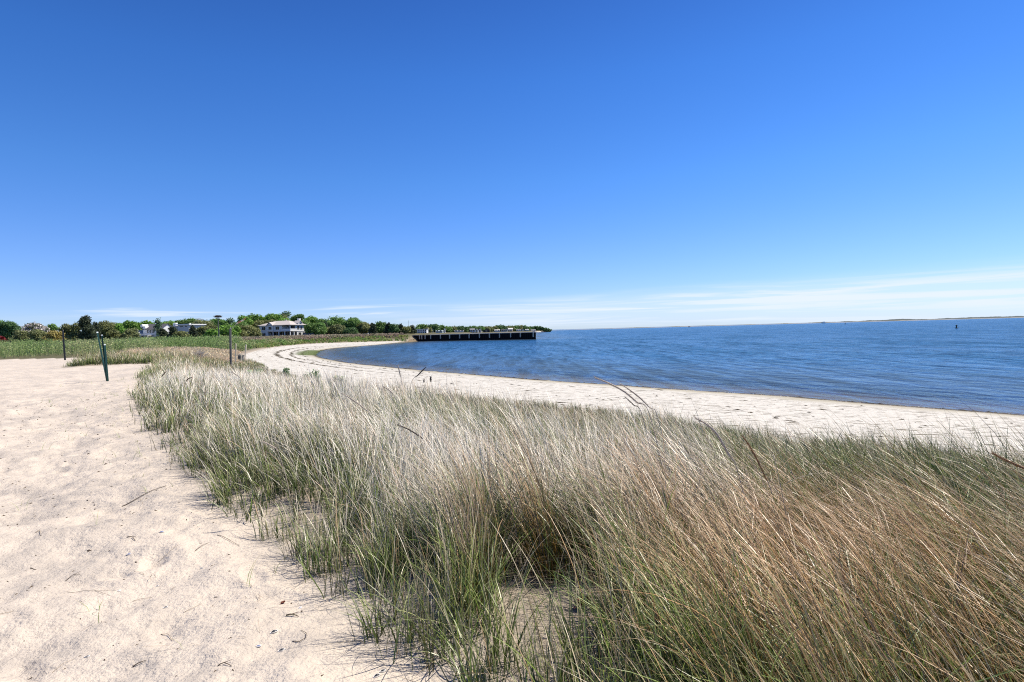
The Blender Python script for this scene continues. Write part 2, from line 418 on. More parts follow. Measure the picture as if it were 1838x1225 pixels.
# damp olive band beside the water, wrack lines, dark edge
wob = MATH(t, 'MULTIPLY', MATH(t, 'SUBTRACT', NOISE(t, pos, .35, 3, .5), .5), 2.2)
sdw = MATH(t, 'ADD', sd, wob)
damp = RANGE(t, sdw, 3.0, .9)
bea = MIX(t, MATH(t, 'MULTIPLY', damp, .8), bea, MIX(t, nB, (.30, .27, .185), (.42, .385, .29)))
def wrack(c, w, amp, thr):
    a = RANGE(t, MATH(t, 'ABSOLUTE', MATH(t, 'SUBTRACT', sdw, c)), w, w * .3)
    return MATH(t, 'MULTIPLY', MATH(t, 'MULTIPLY', a, amp), RANGE(t, NOISE(t, pos, 2.2, 4, .7), thr, thr + .1))
far_l = attr(t, 'bend')
wr = MATH(t, 'MULTIPLY', wrack(6.6, .40, .95, .22), far_l)
wr = MATH(t, 'MAXIMUM', wr, MATH(t, 'MULTIPLY', wrack(4.4, .3, .85, .30), far_l))
wr = MATH(t, 'MAXIMUM', wr, MATH(t, 'MULTIPLY', wrack(9.6, .16, .35, .40), far_l))
wr = MATH(t, 'MAXIMUM', wr, wrack(3.1, .25, .6, .46))
bea = MIX(t, wr, bea, (.10, .085, .05))
edge = MATH(t, 'MULTIPLY', RANGE(t, MATH(t, 'ABSOLUTE', MATH(t, 'SUBTRACT', sd, .1)), .95, .35), RANGE(t, NOISE(t, pos, .55, 4, .6), .38, .48))
bea = MIX(t, MATH(t, 'MULTIPLY', edge, .92), bea, (.045, .032, .022))
shells = MATH(t, 'MULTIPLY', RANGE(t, NOISE(t, pos, 14, 2, .5), .66, .70), MATH(t, 'MULTIPLY', RANGE(t, sd, 1.5, .6), RANGE(t, pp_ := attr(t, 'rightside'), .2, .8)))
bea = MIX(t, shells, bea, (.75, .74, .70))
isbeach = RANGE(t, MATH(t, 'ADD', ev, MATH(t, 'MULTIPLY', MATH(t, 'SUBTRACT', nB, .5), 1.2)), .3, -.3)
litter = MIX(t, nE, (.20, .165, .12), (.42, .35, .265))
base = MIX(t, MATH(t, 'MULTIPLY', RANGE(t, MATH(t, 'ADD', et, MATH(t, 'MULTIPLY', MATH(t, 'SUBTRACT', nE, .5), .5)), .05, -.5), RANGE(t, nE, .35, .6, .4, .85)), sandc, litter)
base = MIX(t, soil, base, MIX(t, nB, (.07, .075, .035), (.16, .14, .08)))
base = MIX(t, isbeach, base, bea)
base = MIX(t, MATH(t, 'MULTIPLY', alg, RANGE(t, nB, .35, .5, .6, 1.0)), base, MIX(t, nB, (.06, .10, .02), (.13, .16, .045)))
under = RANGE(t, sd, .1, -.5)
base = MIX(t, under, base, MIX(t, nB, (.16, .12, .075), (.26, .20, .13)))
L(t, base, p.inputs['Base Color']); p.inputs['Roughness'].default_value = .9; p.inputs['Specular IOR Level'].default_value = .15
hgt = MATH(t, 'ADD', MATH(t, 'MULTIPLY', NOISE(t, pos, 7, 4, .6), .045), MATH(t, 'ADD', MATH(t, 'MULTIPLY', NOISE(t, pos, 45, 4, .6), .012), MATH(t, 'MULTIPLY', nC, .003)))
bump(t, hgt, .9, 1.0, p)

# water ----------------------------------------------------------------
M_WATER, t, p = newmat('bay water'); out = t.nodes['Material Output']; t.nodes.remove(p)
pos = geo_pos(t); wd = attr(t, 'wd')
def stretched(rot, sx, sy):
    mpp = t.nodes.new('ShaderNodeMapping'); mpp.inputs['Rotation'].default_value = (0, 0, radians(rot)); mpp.inputs['Scale'].default_value = (sx, sy, 1)
    L(t, pos, mpp.inputs['Vector']); return mpp.outputs[0]
w1 = NOISE(t, stretched(-30, 1, .45), 1.3, 4, .62, .4)
w2 = NOISE(t, stretched(-18, 1, .5), .42, 3, .6, .3)
w3 = NOISE(t, stretched(-40, 1, .6), 5.0, 3, .6, .2)
w4 = NOISE(t, stretched(-25, 1, .35), .09, 4, .6)
swell = MATH(t, 'SINE', MATH(t, 'ADD', MATH(t, 'MULTIPLY', wd, 3.6), MATH(t, 'MULTIPLY', w2, 11)))
swell = MATH(t, 'MULTIPLY', swell, MATH(t, 'MULTIPLY', RANGE(t, wd, 26, 2), .02))
hh = MATH(t, 'ADD', MATH(t, 'MULTIPLY', w1, .19), MATH(t, 'ADD', MATH(t, 'MULTIPLY', w2, .42), MATH(t, 'ADD', MATH(t, 'MULTIPLY', w3, .05), swell)))
w6 = NOISE(t, stretched(8, .55, .075), 1.6, 5, .68, .6)
w7 = NOISE(t, stretched(-12, .16, .03), 1.0, 4, .6, .5)
calm = RANGE(t, wd, 1.0, 40.0, .5, 1.2)
hh = MATH(t, 'MULTIPLY', hh, calm)
nrm = bump(t, hh, 1.0, 1.0, None)
gl = t.nodes.new('ShaderNodeBsdfGlossy'); gl.inputs['Roughness'].default_value = .12; L(t, nrm, gl.inputs['Normal'])
gl.inputs['Color'].default_value = (.52, .73, .92, 1)
fr = t.nodes.new('ShaderNodeFresnel'); fr.inputs['IOR'].default_value = 1.33; L(t, nrm, fr.inputs['Normal'])
body = t.nodes.new('ShaderNodeBsdfDiffuse')
deep = MIX(t, RANGE(t, w4, .42, .58), (.003, .030, .075), (.006, .050, .12))
deep = MIX(t, RANGE(t, MATH(t, 'ADD', w1, MATH(t, 'MULTIPLY', w3, .35)), .50, .92), deep, (.035, .14, .30))
deep = MIX(t, RANGE(t, w1, .50, .30), deep, (.002, .018, .05))
deep = MIX(t, MATH(t, 'MULTIPLY', RANGE(t, w6, .52, .70), .8), deep, (.03, .12, .27))  # wave-facet light and dark put into the body colour as streaks
deep = MIX(t, MATH(t, 'MULTIPLY', RANGE(t, w6, .48, .30), .75), deep, (.002, .016, .045))
shal = MIX(t, RANGE(t, wd, 1.0, 30.0), (.050, .070, .085), deep)
L(t, shal, body.inputs[0]); L(t, nrm, body.inputs['Normal'])
tr = t.nodes.new('ShaderNodeBsdfTransparent'); tr.inputs[0].default_value = (.85, .9, .88, 1)
mA = t.nodes.new('ShaderNodeMixShader'); L(t, RANGE(t, wd, -.2, 9.0, .10, 1.0), mA.inputs[0]); L(t, tr.outputs[0], mA.inputs[1]); L(t, body.outputs[0], mA.inputs[2])
mB = t.nodes.new('ShaderNodeMixShader'); L(t, MATH(t, 'MULTIPLY', fr.outputs[0], MATH(t, 'MULTIPLY', RANGE(t, MATH(t, 'ADD', MATH(t, 'MULTIPLY', w6, .55), MATH(t, 'MULTIPLY', w7, .45)), .38, .62, .36, .95), 1.0), clamp=True), mB.inputs[0]); L(t, mA.outputs[0], mB.inputs[1]); L(t, gl.outputs[0], mB.inputs[2])
L(t, mB.outputs[0], out.inputs[0])

# ------------------------------------------------------------------ ground and water sheets
def polar(nr, r0, r1, fine, radii=None):
    th_f = np.linspace(radians(-62), radians(62), fine)
    th_b = np.linspace(radians(62), radians(298), 60)[1:-1]
    th = np.concatenate([th_f, th_b]); n = len(th)
    r = np.geomspace(r0, r1, nr) if radii is None else radii; nr = len(r)
    Rr, T = np.meshgrid(r, th, indexing='ij')
    x = Rr * np.sin(T); y = Rr * np.cos(T)
    i = np.arange(nr - 1)[:, None]; j = np.arange(n)[None, :]; j2 = (j + 1) % n
    Fq = np.stack([i * n + j, (i + 1) * n + j, (i + 1) * n + j2, i * n + j2], -1).reshape(-1, 4)[:, ::-1]
    return x.ravel(), y.ravel(), Fq, n
gx, gy, gF, gn = polar(0, 0, 0, 640, np.concatenate([np.geomspace(1.0, 30, 430)[:-1], np.geomspace(30, 5000, 210)]))
z, a_sd, a_ev, a_et = ground(gx, gy, True)
c = np.array([[0, 0, float(ground(np.array([0.]), np.array([0.]))[0])]])
V = np.stack([gx, gy, z], 1)
tipc = on_z(570, 634)
dtip = np.hypot((gx - tipc[0]) / 9.0, (gy - tipc[1]) / 26.0)
algae = sstep(1.0, .7, dtip + (fbm(gx / 4, gy / 4, 9) - .5) * .6) * sstep(4.5, 2.5, a_sd) * sstep(-6, -3.0, a_sd)
bend = sstep(35, 60, gy) * sstep(210, 150, gy)
soilm = np.where(a_et < 0, 1, 0) * sstep(8, 16, a_ev) * sstep(30, 50, np.hypot(gx, gy)) + sstep(60, 90, gy) * (a_ev > 0) * sstep(0, 3, a_ev) * (a_et < 0)
V0 = len(V); V = np.vstack([V, c]); j = np.arange(gn)
capF = np.stack([np.full(gn, V0), j, (j + 1) % gn, (j + 1) % gn], 1)
def app(a, v): return np.append(a, v)
gr = fastmesh('ground', V, gF, M_GROUND, attrs={'sd': app(a_sd, 26), 'ev': app(a_ev, 10), 'et': app(a_et, 1), 'algae': app(algae, 0),
     'bend': app(bend, 0), 'soil': app(np.clip(soilm, 0, 1), 0), 'rightside': app(sstep(8, 14, gx) * (gy < 40), 0)}, smooth=True)
tag(gr, 'pale sand track, white beach and dune soil reaching to the horizon', 'ground', kind='structure')
wx, wy, wF, wn = polar(300, 12.0, 45000, 420)
wl = inside(LANDP, wx, wy); wdd = pdist(SHORE, wx, wy)
wa = np.where(wl, -wdd, wdd)
wz = np.zeros_like(wx)
keep = (np.where(wl, 0, 1)[wF].sum(1) > 0) | (wdd[wF].min(1) < 1.5)
wat = fastmesh('water', np.stack([wx, wy, wz], 1), wF[keep], M_WATER, attrs={'wd': wa}, smooth=True)
tag(wat, 'rippled blue bay water curving round to the sandy point', 'water', kind='structure')
exec_marker = 1

# ------------------------------------------------------------------ beach grass
WIND = np.array([-0.52, 0.85]); WA = math.atan2(WIND[1], WIND[0])
GAPS = [(*on_z(1005, 1160, 1.85), .30, .40), (*on_z(1060, 1105, 1.85), .26, .18), (*on_z(1580, 1090, 1.9), .16, .14)]
def blades(bx, by, bz, Ln, phi, th0, th1, wid, cb, ct, nseg, pw=1.25):
    n = len(bx); t_ = np.linspace(0, 1, nseg + 1)
    ang = th0[:, None] + (th1 - th0)[:, None] * (t_[None, :] ** pw)
    am = .5 * (ang[:, 1:] + ang[:, :-1]); dl = (Ln / nseg)[:, None]
    hx = np.concatenate([np.zeros((n, 1)), np.cumsum(np.sin(am) * dl, 1)], 1)
    hz = np.concatenate([np.zeros((n, 1)), np.cumsum(np.cos(am) * dl, 1)], 1)
    hz = np.maximum(hz, 0.012 + hz * 0)
    hz[:, 0] = -0.02
    cx = bx[:, None] + hx * np.cos(phi)[:, None]; cy = by[:, None] + hx * np.sin(phi)[:, None]; cz = bz[:, None] + hz
    # sideways curl
    curl = rng.normal(0, .035, n)[:, None] * (t_[None, :] ** 2) * Ln[:, None] * 2
    cx += -np.sin(phi)[:, None] * curl; cy += np.cos(phi)[:, None] * curl
    fa = phi + pi / 2 + rng.normal(0, .9, n)
    wx_ = np.cos(fa)[:, None] * wid[:, None] * .5; wy_ = np.sin(fa)[:, None] * wid[:, None] * .5
    tap = (1 - t_ ** 2.2 * .86)[None, :] * (0.75 + .25 * np.minimum(1, t_ * 4))[None, :]
    Lx = cx - wx_ * tap; Ly = cy - wy_ * tap; Rx = cx + wx_ * tap; Ry = cy + wy_ * tap
    V = np.empty((n, nseg + 1, 2, 3), np.float32)
    V[:, :, 0, 0] = Lx; V[:, :, 0, 1] = Ly; V[:, :, 0, 2] = cz; V[:, :, 1, 0] = Rx; V[:, :, 1, 1] = Ry; V[:, :, 1, 2] = cz
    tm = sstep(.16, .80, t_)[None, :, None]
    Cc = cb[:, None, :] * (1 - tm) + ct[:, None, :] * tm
    Cc = np.repeat(Cc[:, :, None, :], 2, axis=2)
    k = (nseg + 1) * 2
    i = np.arange(nseg); q = np.stack([2 * i, 2 * i + 1, 2 * i + 3, 2 * i + 2], 1)
    Fq = (np.arange(n)[:, None, None] * k + q[None]).reshape(-1, 4)
    return V.reshape(-1, 3), Fq, Cc.reshape(-1, 3)
def merge(parts):
    Vs, Fs, Cs, b = [], [], [], 0
    for v, f, c_ in parts:
        Vs.append(v); Fs.append(f + b); Cs.append(c_); b += len(v)
    return np.vstack(Vs), np.vstack(Fs), np.vstack(Cs)
GREEN = np.array([.15, .27, .035]); OLIVE = np.array([.26, .24, .07]); STRAW = np.array([.73, .61, .38]); BLEACH = np.array([.93, .87, .74])
RUST = np.array([.54, .25, .075]); BROWN = np.array([.26, .165, .075]); GREYB = np.array([.42, .36, .27])

# colour fields, in plan
px_c = lambda a, b, z=2.3: on_z(a, b, z)
def blob(x, y, a, b, r): p0 = px_c(a, b); return np.exp(-(((x - p0[0]) ** 2 + (y - p0[1]) ** 2) / r ** 2))
def fields(x, y):
    pale = np.zeros_like(x)
    for a, b, r in ((170, 652, 5.0), (300, 680, 8.0), (430, 720, 4.0), (560, 770, 2.2), (720, 800, 1.8), (820, 850, 1.3), (1100, 850, 1.1), (960, 780, 1.2), (1250, 900, .8), (640, 720, 2.0), (400, 700, 4.)):
        pale = np.maximum(pale, blob(x, y, a, b, r))
    lushf = np.zeros_like(x)
    for a, b, r in ((1500, 820, 1.6), (1760, 860, 1.6), (1250, 800, 1.5), (900, 740, 2.4), (1100, 760, 1.8), (1380, 850, 1.1), (700, 720, 2.2), (1650, 800, 2.0)):
        lushf = np.maximum(lushf, blob(x, y, a, b, r))
    rust = np.zeros_like(x)
    for a, b, r in ((1500, 1000, .55), (1700, 1000, .8), (1250, 930, .4), (950, 950, .35), (1400, 1100, .5), (1800, 1150, .7), (1550, 900, .5), (1650, 1120, .8), (1500, 1180, .5)):
        rust = np.maximum(rust, blob(x, y, a, b, r))
    return pale, rust, lushf
def scatter(r0, r1, dens, amax=1.05):
    # uniform in plan over the wedge in front of the camera
    area = amax * (r1 ** 2 - r0 ** 2); n = int(dens * area)
    r = np.sqrt(rng.uniform(r0 ** 2, r1 ** 2, n)); a = rng.uniform(-amax, amax, n)
    return r * np.sin(a), r * np.cos(a)
fs0 = lambda e_: sstep(1.2, 0, e_)
def grass_layer(r0, r1, clump_dens, per, wid0, nseg, hmul=1.0):
    x, y = scatter(r0, r1, clump_dens)
    ok = ~inside(TRACK, x, y) & inside(VEGP, x, y)
    x, y = x[ok], y[ok]
    z, sd, ev, et = ground(x, y, True)
    et = -et
    patch = fbm(x / .55, y / .55, 77, 3)
    cover = sstep(-.1, .35, et) * .85 + .15
    cover *= np.where(patch > .37 - .3 * sstep(.3, 1.6, et), 1, .5)
    for g in GAPS:
        q = ((x - g[0]) / g[2]) ** 2 + ((y - g[1]) / g[3]) ** 2
        cover *= np.where(q < 1, .04, 1)
    fade = sstep(62, 48, y)
    ok = (rng.uniform(0, 1, len(x)) < cover * fade) & (sd > 0) & (ev > -.1)
    x, y, z, ev, et = x[ok], y[ok], z[ok], ev[ok], et[ok]
    n = len(x)
    pale, rust, lushf = fields(x, y)
    nz = fbm(x / 1.6, y / 1.6, 41, 3); nz2 = fbm(x / .6, y / .6, 43, 2)
    edge = sstep(6.0, 1.5, ev) * sstep(70, 55, y)          # low brownish fringe beside the beach
    hC = (0.62 + .26 * nz + .14 * (nz2 - .5) + .42 * (fbm(x / .8, y / .8, 45, 2) - .5)) * (1 - .62 * edge) * (.55 + .45 * sstep(0, 1.2, et)) * hmul
    hC *= 1 + .3 * sstep(-18, -24, x)
    hC *= 1 - .45 * sstep(26, 45, y) * sstep(-20, -14, x)
    per_n = np.maximum(2, (per * (.6 + .8 * rng.uniform(0, 1, n)) * (.6 + .4 * sstep(0, .8, et))).astype(int))
    I = np.repeat(np.arange(n), per_n); k = len(I)
    spread = .024 + .012 * np.hypot(x, y)[I] ** .5
    bx = x[I] + rng.normal(0, 1, k) * spread; by = y[I] + rng.normal(0, 1, k) * spread
    bz = z[I]
    u = rng.uniform(0, 1, k)
    pg = np.clip(rng.normal(0, .16, n)[I] + .52 + .20 * lushf[I] - .36 * pale[I] - .26 * rust[I] + .30 * sstep(1.6, 0.2, et[I]) + .15 * (nz2[I] - .5) * 2 + .12 * sstep(.5, .8, nz[I]), .06, .85)
    green = u < pg
    litter = rng.uniform(0, 1, k) < np.where(green, .03, .13) + .10 * fs0(et[I])
    Ln = hC[I] * rng.uniform(.55, 1.25, k) * np.where(green, .82, 1.05)
    cl_phi = (rng.normal(0, .25, n) + (fbm(x / .9, y / .9, 57, 2) - .5) * 1.6)[I]
    fa_ = rng.uniform(0, 2 * pi, k); fs = np.where(green, rng.uniform(0, 1.5, k), rng.uniform(0, .55, k)) * rng.uniform(.6, 1.4, n)[I]
    wa = WA + cl_phi
    phi = np.arctan2(np.sin(wa) + fs * np.sin(fa_), np.cos(wa) + fs * np.cos(fa_))
    phi = np.where(rng.uniform(0, 1, k) < np.where(green, .3, .07), rng.uniform(0, 2 * pi, k), phi)
    th0 = np.abs(rng.normal(.12, .20, k)) + .12 * fs0(et[I]); 
    gust = .45 + .8 * fbm(x / 1.2, y / 1.2, 51, 2)[I]
    th1 = np.where(green, rng.uniform(.3, 1.6, k) ** 1.15, rng.uniform(.75, 1.75, k) * gust * 1.2)
    brk = (rng.uniform(0, 1, k) < .05) & ~litter; th1 = np.where(brk, rng.uniform(1.7, 2.4, k), th1)
    phi = np.where(litter, rng.uniform(0, 2 * pi, k), phi); th0 = np.where(litter, rng.uniform(.6, 1.3, k), th0); th1 = np.where(litter, 1.55, th1)
    Ln = np.where(litter, Ln * .62, Ln)
    wid = wid0 * (.48 + 1.1 * rng.uniform(0, 1, k) ** 1.6) * np.where(green, 1.15, .9)
    v = (rng.uniform(.45, 1.3, k) * rng.uniform(.8, 1.15, n)[I])[:, None]
    p_ = np.clip(pale[I] + .25 * (nz2[I] - .4), 0, 1)[:, None]; r_ = np.clip(rust[I] * 1.1 + .12 * rng.uniform(-1, 1, k), 0, 1)[:, None]
    v = np.maximum(v, .85 * p_ * np.where(green, 0, 1)[:, None])
    dry_t = (STRAW * (.76 - .22 * lushf[I][:, None])) * (1 - p_) + BLEACH * p_
    dry_t = dry_t * (1 - r_ * .75) + (RUST * .8 + STRAW * .35) * r_ * .75
    e_ = edge[I][:, None]
    dry_t = dry_t * (1 - e_ * .7) + (GREYB * .75 + BROWN * .2) * e_ * .7
    dry_b = OLIVE * .34 + GREEN * .13 + (RUST - BROWN) * r_ * .7  # olive dry base, darkened so gaps between clumps look deeply shaded
    rb = (rng.uniform(0, 1, k) < .18)[:, None]
    dry_t = np.where(rb, dry_t * .45 + RUST * .55, dry_t)
    gt = GREEN * .8 + OLIVE * .35; gm = (rng.uniform(0, 1, k) ** 2)[:, None] * .6
    gr_t = (gt * (1 - gm) + STRAW * .9 * gm)
    lush = (blob(bx, by, 540, 990, .5) + blob(bx, by, 470, 930, .45) + blob(bx, by, 1060, 1000, .4))[:, None]
    gr_t = gr_t + np.array([.0, .05, .0]) * np.clip(lush, 0, 1)
    gr_b = GREEN * .40 + BROWN * .06  # green base with the shade of the gaps put into its colour
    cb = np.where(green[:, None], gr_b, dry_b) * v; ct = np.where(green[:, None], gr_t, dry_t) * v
    ct = np.where(litter[:, None], np.where((u < .5)[:, None], GREYB, BROWN * .5) * v, ct); cb = np.where(litter[:, None], GREYB * v * .9, cb)
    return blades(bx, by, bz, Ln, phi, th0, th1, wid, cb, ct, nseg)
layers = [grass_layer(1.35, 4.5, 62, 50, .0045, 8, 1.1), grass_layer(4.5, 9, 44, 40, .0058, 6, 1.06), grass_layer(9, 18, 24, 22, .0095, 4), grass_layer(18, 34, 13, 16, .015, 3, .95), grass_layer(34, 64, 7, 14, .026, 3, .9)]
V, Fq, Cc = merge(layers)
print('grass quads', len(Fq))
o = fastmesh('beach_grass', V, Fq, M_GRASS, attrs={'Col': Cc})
tag(o, 'wind-bent beach grass, green below and bleached straw at the tips, covering the dune', 'grass', kind='stuff')

# sparse sprigs and straw scattered over the track
x, y = scatter(1.5, 30, 5.0)
z, sd, ev, et = ground(x, y, True)
ok = (et > 0.02) & (rng.uniform(0, 1, len(x)) < np.exp(-et / 1.1) * .8 + .035)
x, y, z = x[ok], y[ok], z[ok]
k = 4; I = np.repeat(np.arange(len(x)), k); n = len(I)
lay = rng.uniform(0, 1, n) < .6
P1 = blades(x[I] + rng.normal(0, .03, n), y[I] + rng.normal(0, .03, n), z[I], rng.uniform(.05, .20, n), rng.uniform(0, 2 * pi, n), np.where(lay, 1.4, .4), np.where(lay, 1.56, 1.0),
            np.full(n, .0026) * (1 + np.hypot(x[I], y[I]) / 12), np.where(lay[:, None], GREYB * .8, GREEN * 1.3), np.where(lay[:, None], BROWN * 1.3, OLIVE * 1.3), 3)
o = fastmesh('sand_sprigs', P1[0], P1[1], M_GRASS, attrs={'Col': P1[2]})
tag(o, 'thin green sprigs and loose straw scattered over the sand track', 'grass sprigs', kind='stuff')
# seaweed clumps strewn on the beach, thick along the drift lines, and pale shells at the wet edge
def lumps(name, x, y, z, s_, st_, flat, ang_, mat, label, cat):
    n = len(x); k = 7; tt = np.linspace(0, 2 * pi, k, endpoint=False)
    Vt = np.empty((n, k + 1, 3)); rr = rng.uniform(.6, 1.3, (n, k))
    lx = np.cos(tt)[None] * rr * (s_ * st_)[:, None]; ly = np.sin(tt)[None] * rr * s_[:, None]
    ca, sa = np.cos(ang_)[:, None], np.sin(ang_)[:, None]
    Vt[:, :k, 0] = x[:, None] + lx * ca - ly * sa; Vt[:, :k, 1] = y[:, None] + lx * sa + ly * ca; Vt[:, :k, 2] = z[:, None] - .015
    Vt[:, k, 0] = x; Vt[:, k, 1] = y; Vt[:, k, 2] = z + s_ * flat
    j = np.arange(k); Ff = (np.arange(n)[:, None, None] * (k + 1) + np.stack([j, (j + 1) % k, np.full(k, k)], 1)[None]).reshape(-1, 3)
    o = fastmesh(name, Vt.reshape(-1, 3), Ff, mat); tag(o, label, cat, kind='stuff'); return o
SHA = np.array(SHORE); 
def shore_dir(x, y):
    dd = (x[:, None] - SHA[None, :, 0]) ** 2 + (y[:, None] - SHA[None, :, 1]) ** 2; i_ = np.clip(dd.argmin(1), 1, len(SHA) - 2)
    v = SHA[i_ + 1] - SHA[i_ - 1]; return np.arctan2(v[:, 1], v[:, 0])
def beach_pts(n, r1=150):
    r = r1 * rng.uniform(0.04, 1, n) ** 1.0; a = rng.uniform(-.75, .95, n); x = r * np.sin(a); y = r * np.cos(a)
    z, sd, ev, et = ground(x, y, True); ok = (sd > .0) & (ev < .3); return x[ok], y[ok], z[ok], sd[ok]
M_WEED = simple('dried seaweed', (.055, .042, .026), .9, .6, 6)
x, y, z, sd = beach_pts(60000)
cl = fbm(x / 1.5, y / 1.5, 111, 3); R_xy = np.hypot(x, y); far_ = sstep(35, 60, y)
wb = (fbm(x / 6, y / 6, 113, 2) - .5) * .9
line = np.exp(-((sd - .25 + wb * .3) / .22) ** 2) * .9 * (cl > .42) + np.exp(-((sd - 6.6 + wb) / .22) ** 2) * .95 * far_ + np.exp(-((sd - 4.4 + wb) / .2) ** 2) * .6 * far_ + np.exp(-((sd - 2.6 + wb) / .2) ** 2) * .4 * far_
pr = line * np.clip(R_xy / 35, .5, 1.6) + np.where(cl > .56, .06, .008) * sstep(1.5, 3, sd)
ok = rng.uniform(0, 1, len(x)) < pr; x, y, z, sd = x[ok], y[ok], z[ok], sd[ok]; n = len(x)
lumps('beach_wrack', x, y, z, rng.uniform(.015, .055, n) * (1 + np.hypot(x, y) / 60), rng.uniform(1.5, 6.5, n), .45, shore_dir(x, y) + rng.normal(0, .35, n), M_WEED, 'dark dried seaweed strewn over the white beach and along its drift lines', 'seaweed')
x, y, z, sd = beach_pts(60000, 45); ok = (sd < .9) & (x > 6) & (rng.uniform(0, 1, len(x)) < np.where(fbm(x / 1.2, y / 1.2, 117, 2) > .45, .7, .1)); x, y, z = x[ok], y[ok], z[ok]; n = len(x)
lumps('shore_shells', x, y, z, rng.uniform(.01, .032, n), rng.uniform(1, 1.6, n), .8, rng.uniform(0, pi, n), M_SHELLW, 'small white shells and pebbles scattered at the water edge on the right', 'shells')
# small dark debris on the sand
x, y = scatter(1.6, 20, 17.0, .95); z, sd, ev, et = ground(x, y, True); ok = et > 0.05
x, y, z = x[ok], y[ok], z[ok]; n = len(x)
s = rng.uniform(.0022, .0075, n) * (1 + np.hypot(x, y) / 14) * np.where(rng.uniform(0, 1, n) < .06, 2.0, 1); a = rng.uniform(0, pi, n)
tet = np.array([(-1, -.6, -.2), (1, -.5, -.2), (0, .8, -.2), (0, 0, .7)], float)
Vt = np.empty((n, 4, 3)); st_ = rng.uniform(1, 2.4, n)
for q in range(4):
    lx, ly, lz = tet[q]
    Vt[:, q, 0] = x + s * (lx * st_ * np.cos(a) - ly * np.sin(a)); Vt[:, q, 1] = y + s * (lx * st_ * np.sin(a) + ly * np.cos(a)); Vt[:, q, 2] = z + s * lz
Ft = (np.arange(n)[:, None, None] * 4 + np.array([(0, 1, 3), (1, 2, 3), (2, 0, 3)])[None]).reshape(-1, 3)
o = fastmesh('sand_litter', Vt.reshape(-1, 3), Ft, M_TWIG)
tag(o, 'tiny dark bits of shell and driftwood peppering the sand track', 'litter', kind='stuff')

# ------------------------------------------------------------------ leaf clouds: shrubs, reeds, trees
def cards(P, size, cols, up=.35, out=None, tri=False):
    n = len(P); nrm = rng.normal(0, 1, (n, 3)); nrm[:, 2] += up * 2
    if out is not None: nrm += out * 1.3
    nrm /= np.linalg.norm(nrm, axis=1)[:, None] + 1e-9
    a = np.cross(nrm, rng.normal(0, 1, (n, 3))); a /= np.linalg.norm(a, axis=1)[:, None] + 1e-9
    b = np.cross(nrm, a); s = (size * rng.uniform(.6, 1.4, n))[:, None]
    V = np.stack([P - a * s - b * s * .35, P + a * s * .2 - b * s * .75, P + a * s + b * s * .1, P - a * s * .1 + b * s * .8], 1)
    Fq = (np.arange(n) * 4)[:, None] + np.arange(4)[None]
    return V.reshape(-1, 3), Fq, np.repeat(cols, 4, 0)
TREE_COL = {'bright': ((.15, .27, .05), .22), 'green': ((.12, .21, .055), .22), 'dark': ((.075, .14, .05), .2), 'olive': ((.17, .19, .08), .2),
            'cedar': ((.05, .065, .035), .25), 'brown': ((.17, .185, .07), .2), 'bare': ((.28, .26, .22), .2), 'bloom': ((.70, .64, .62), .3),
            'gold': ((.30, .25, .08), .2), 'red': ((.14, .010, .014), .25), 'bluegreen': ((.10, .17, .09), .2)}
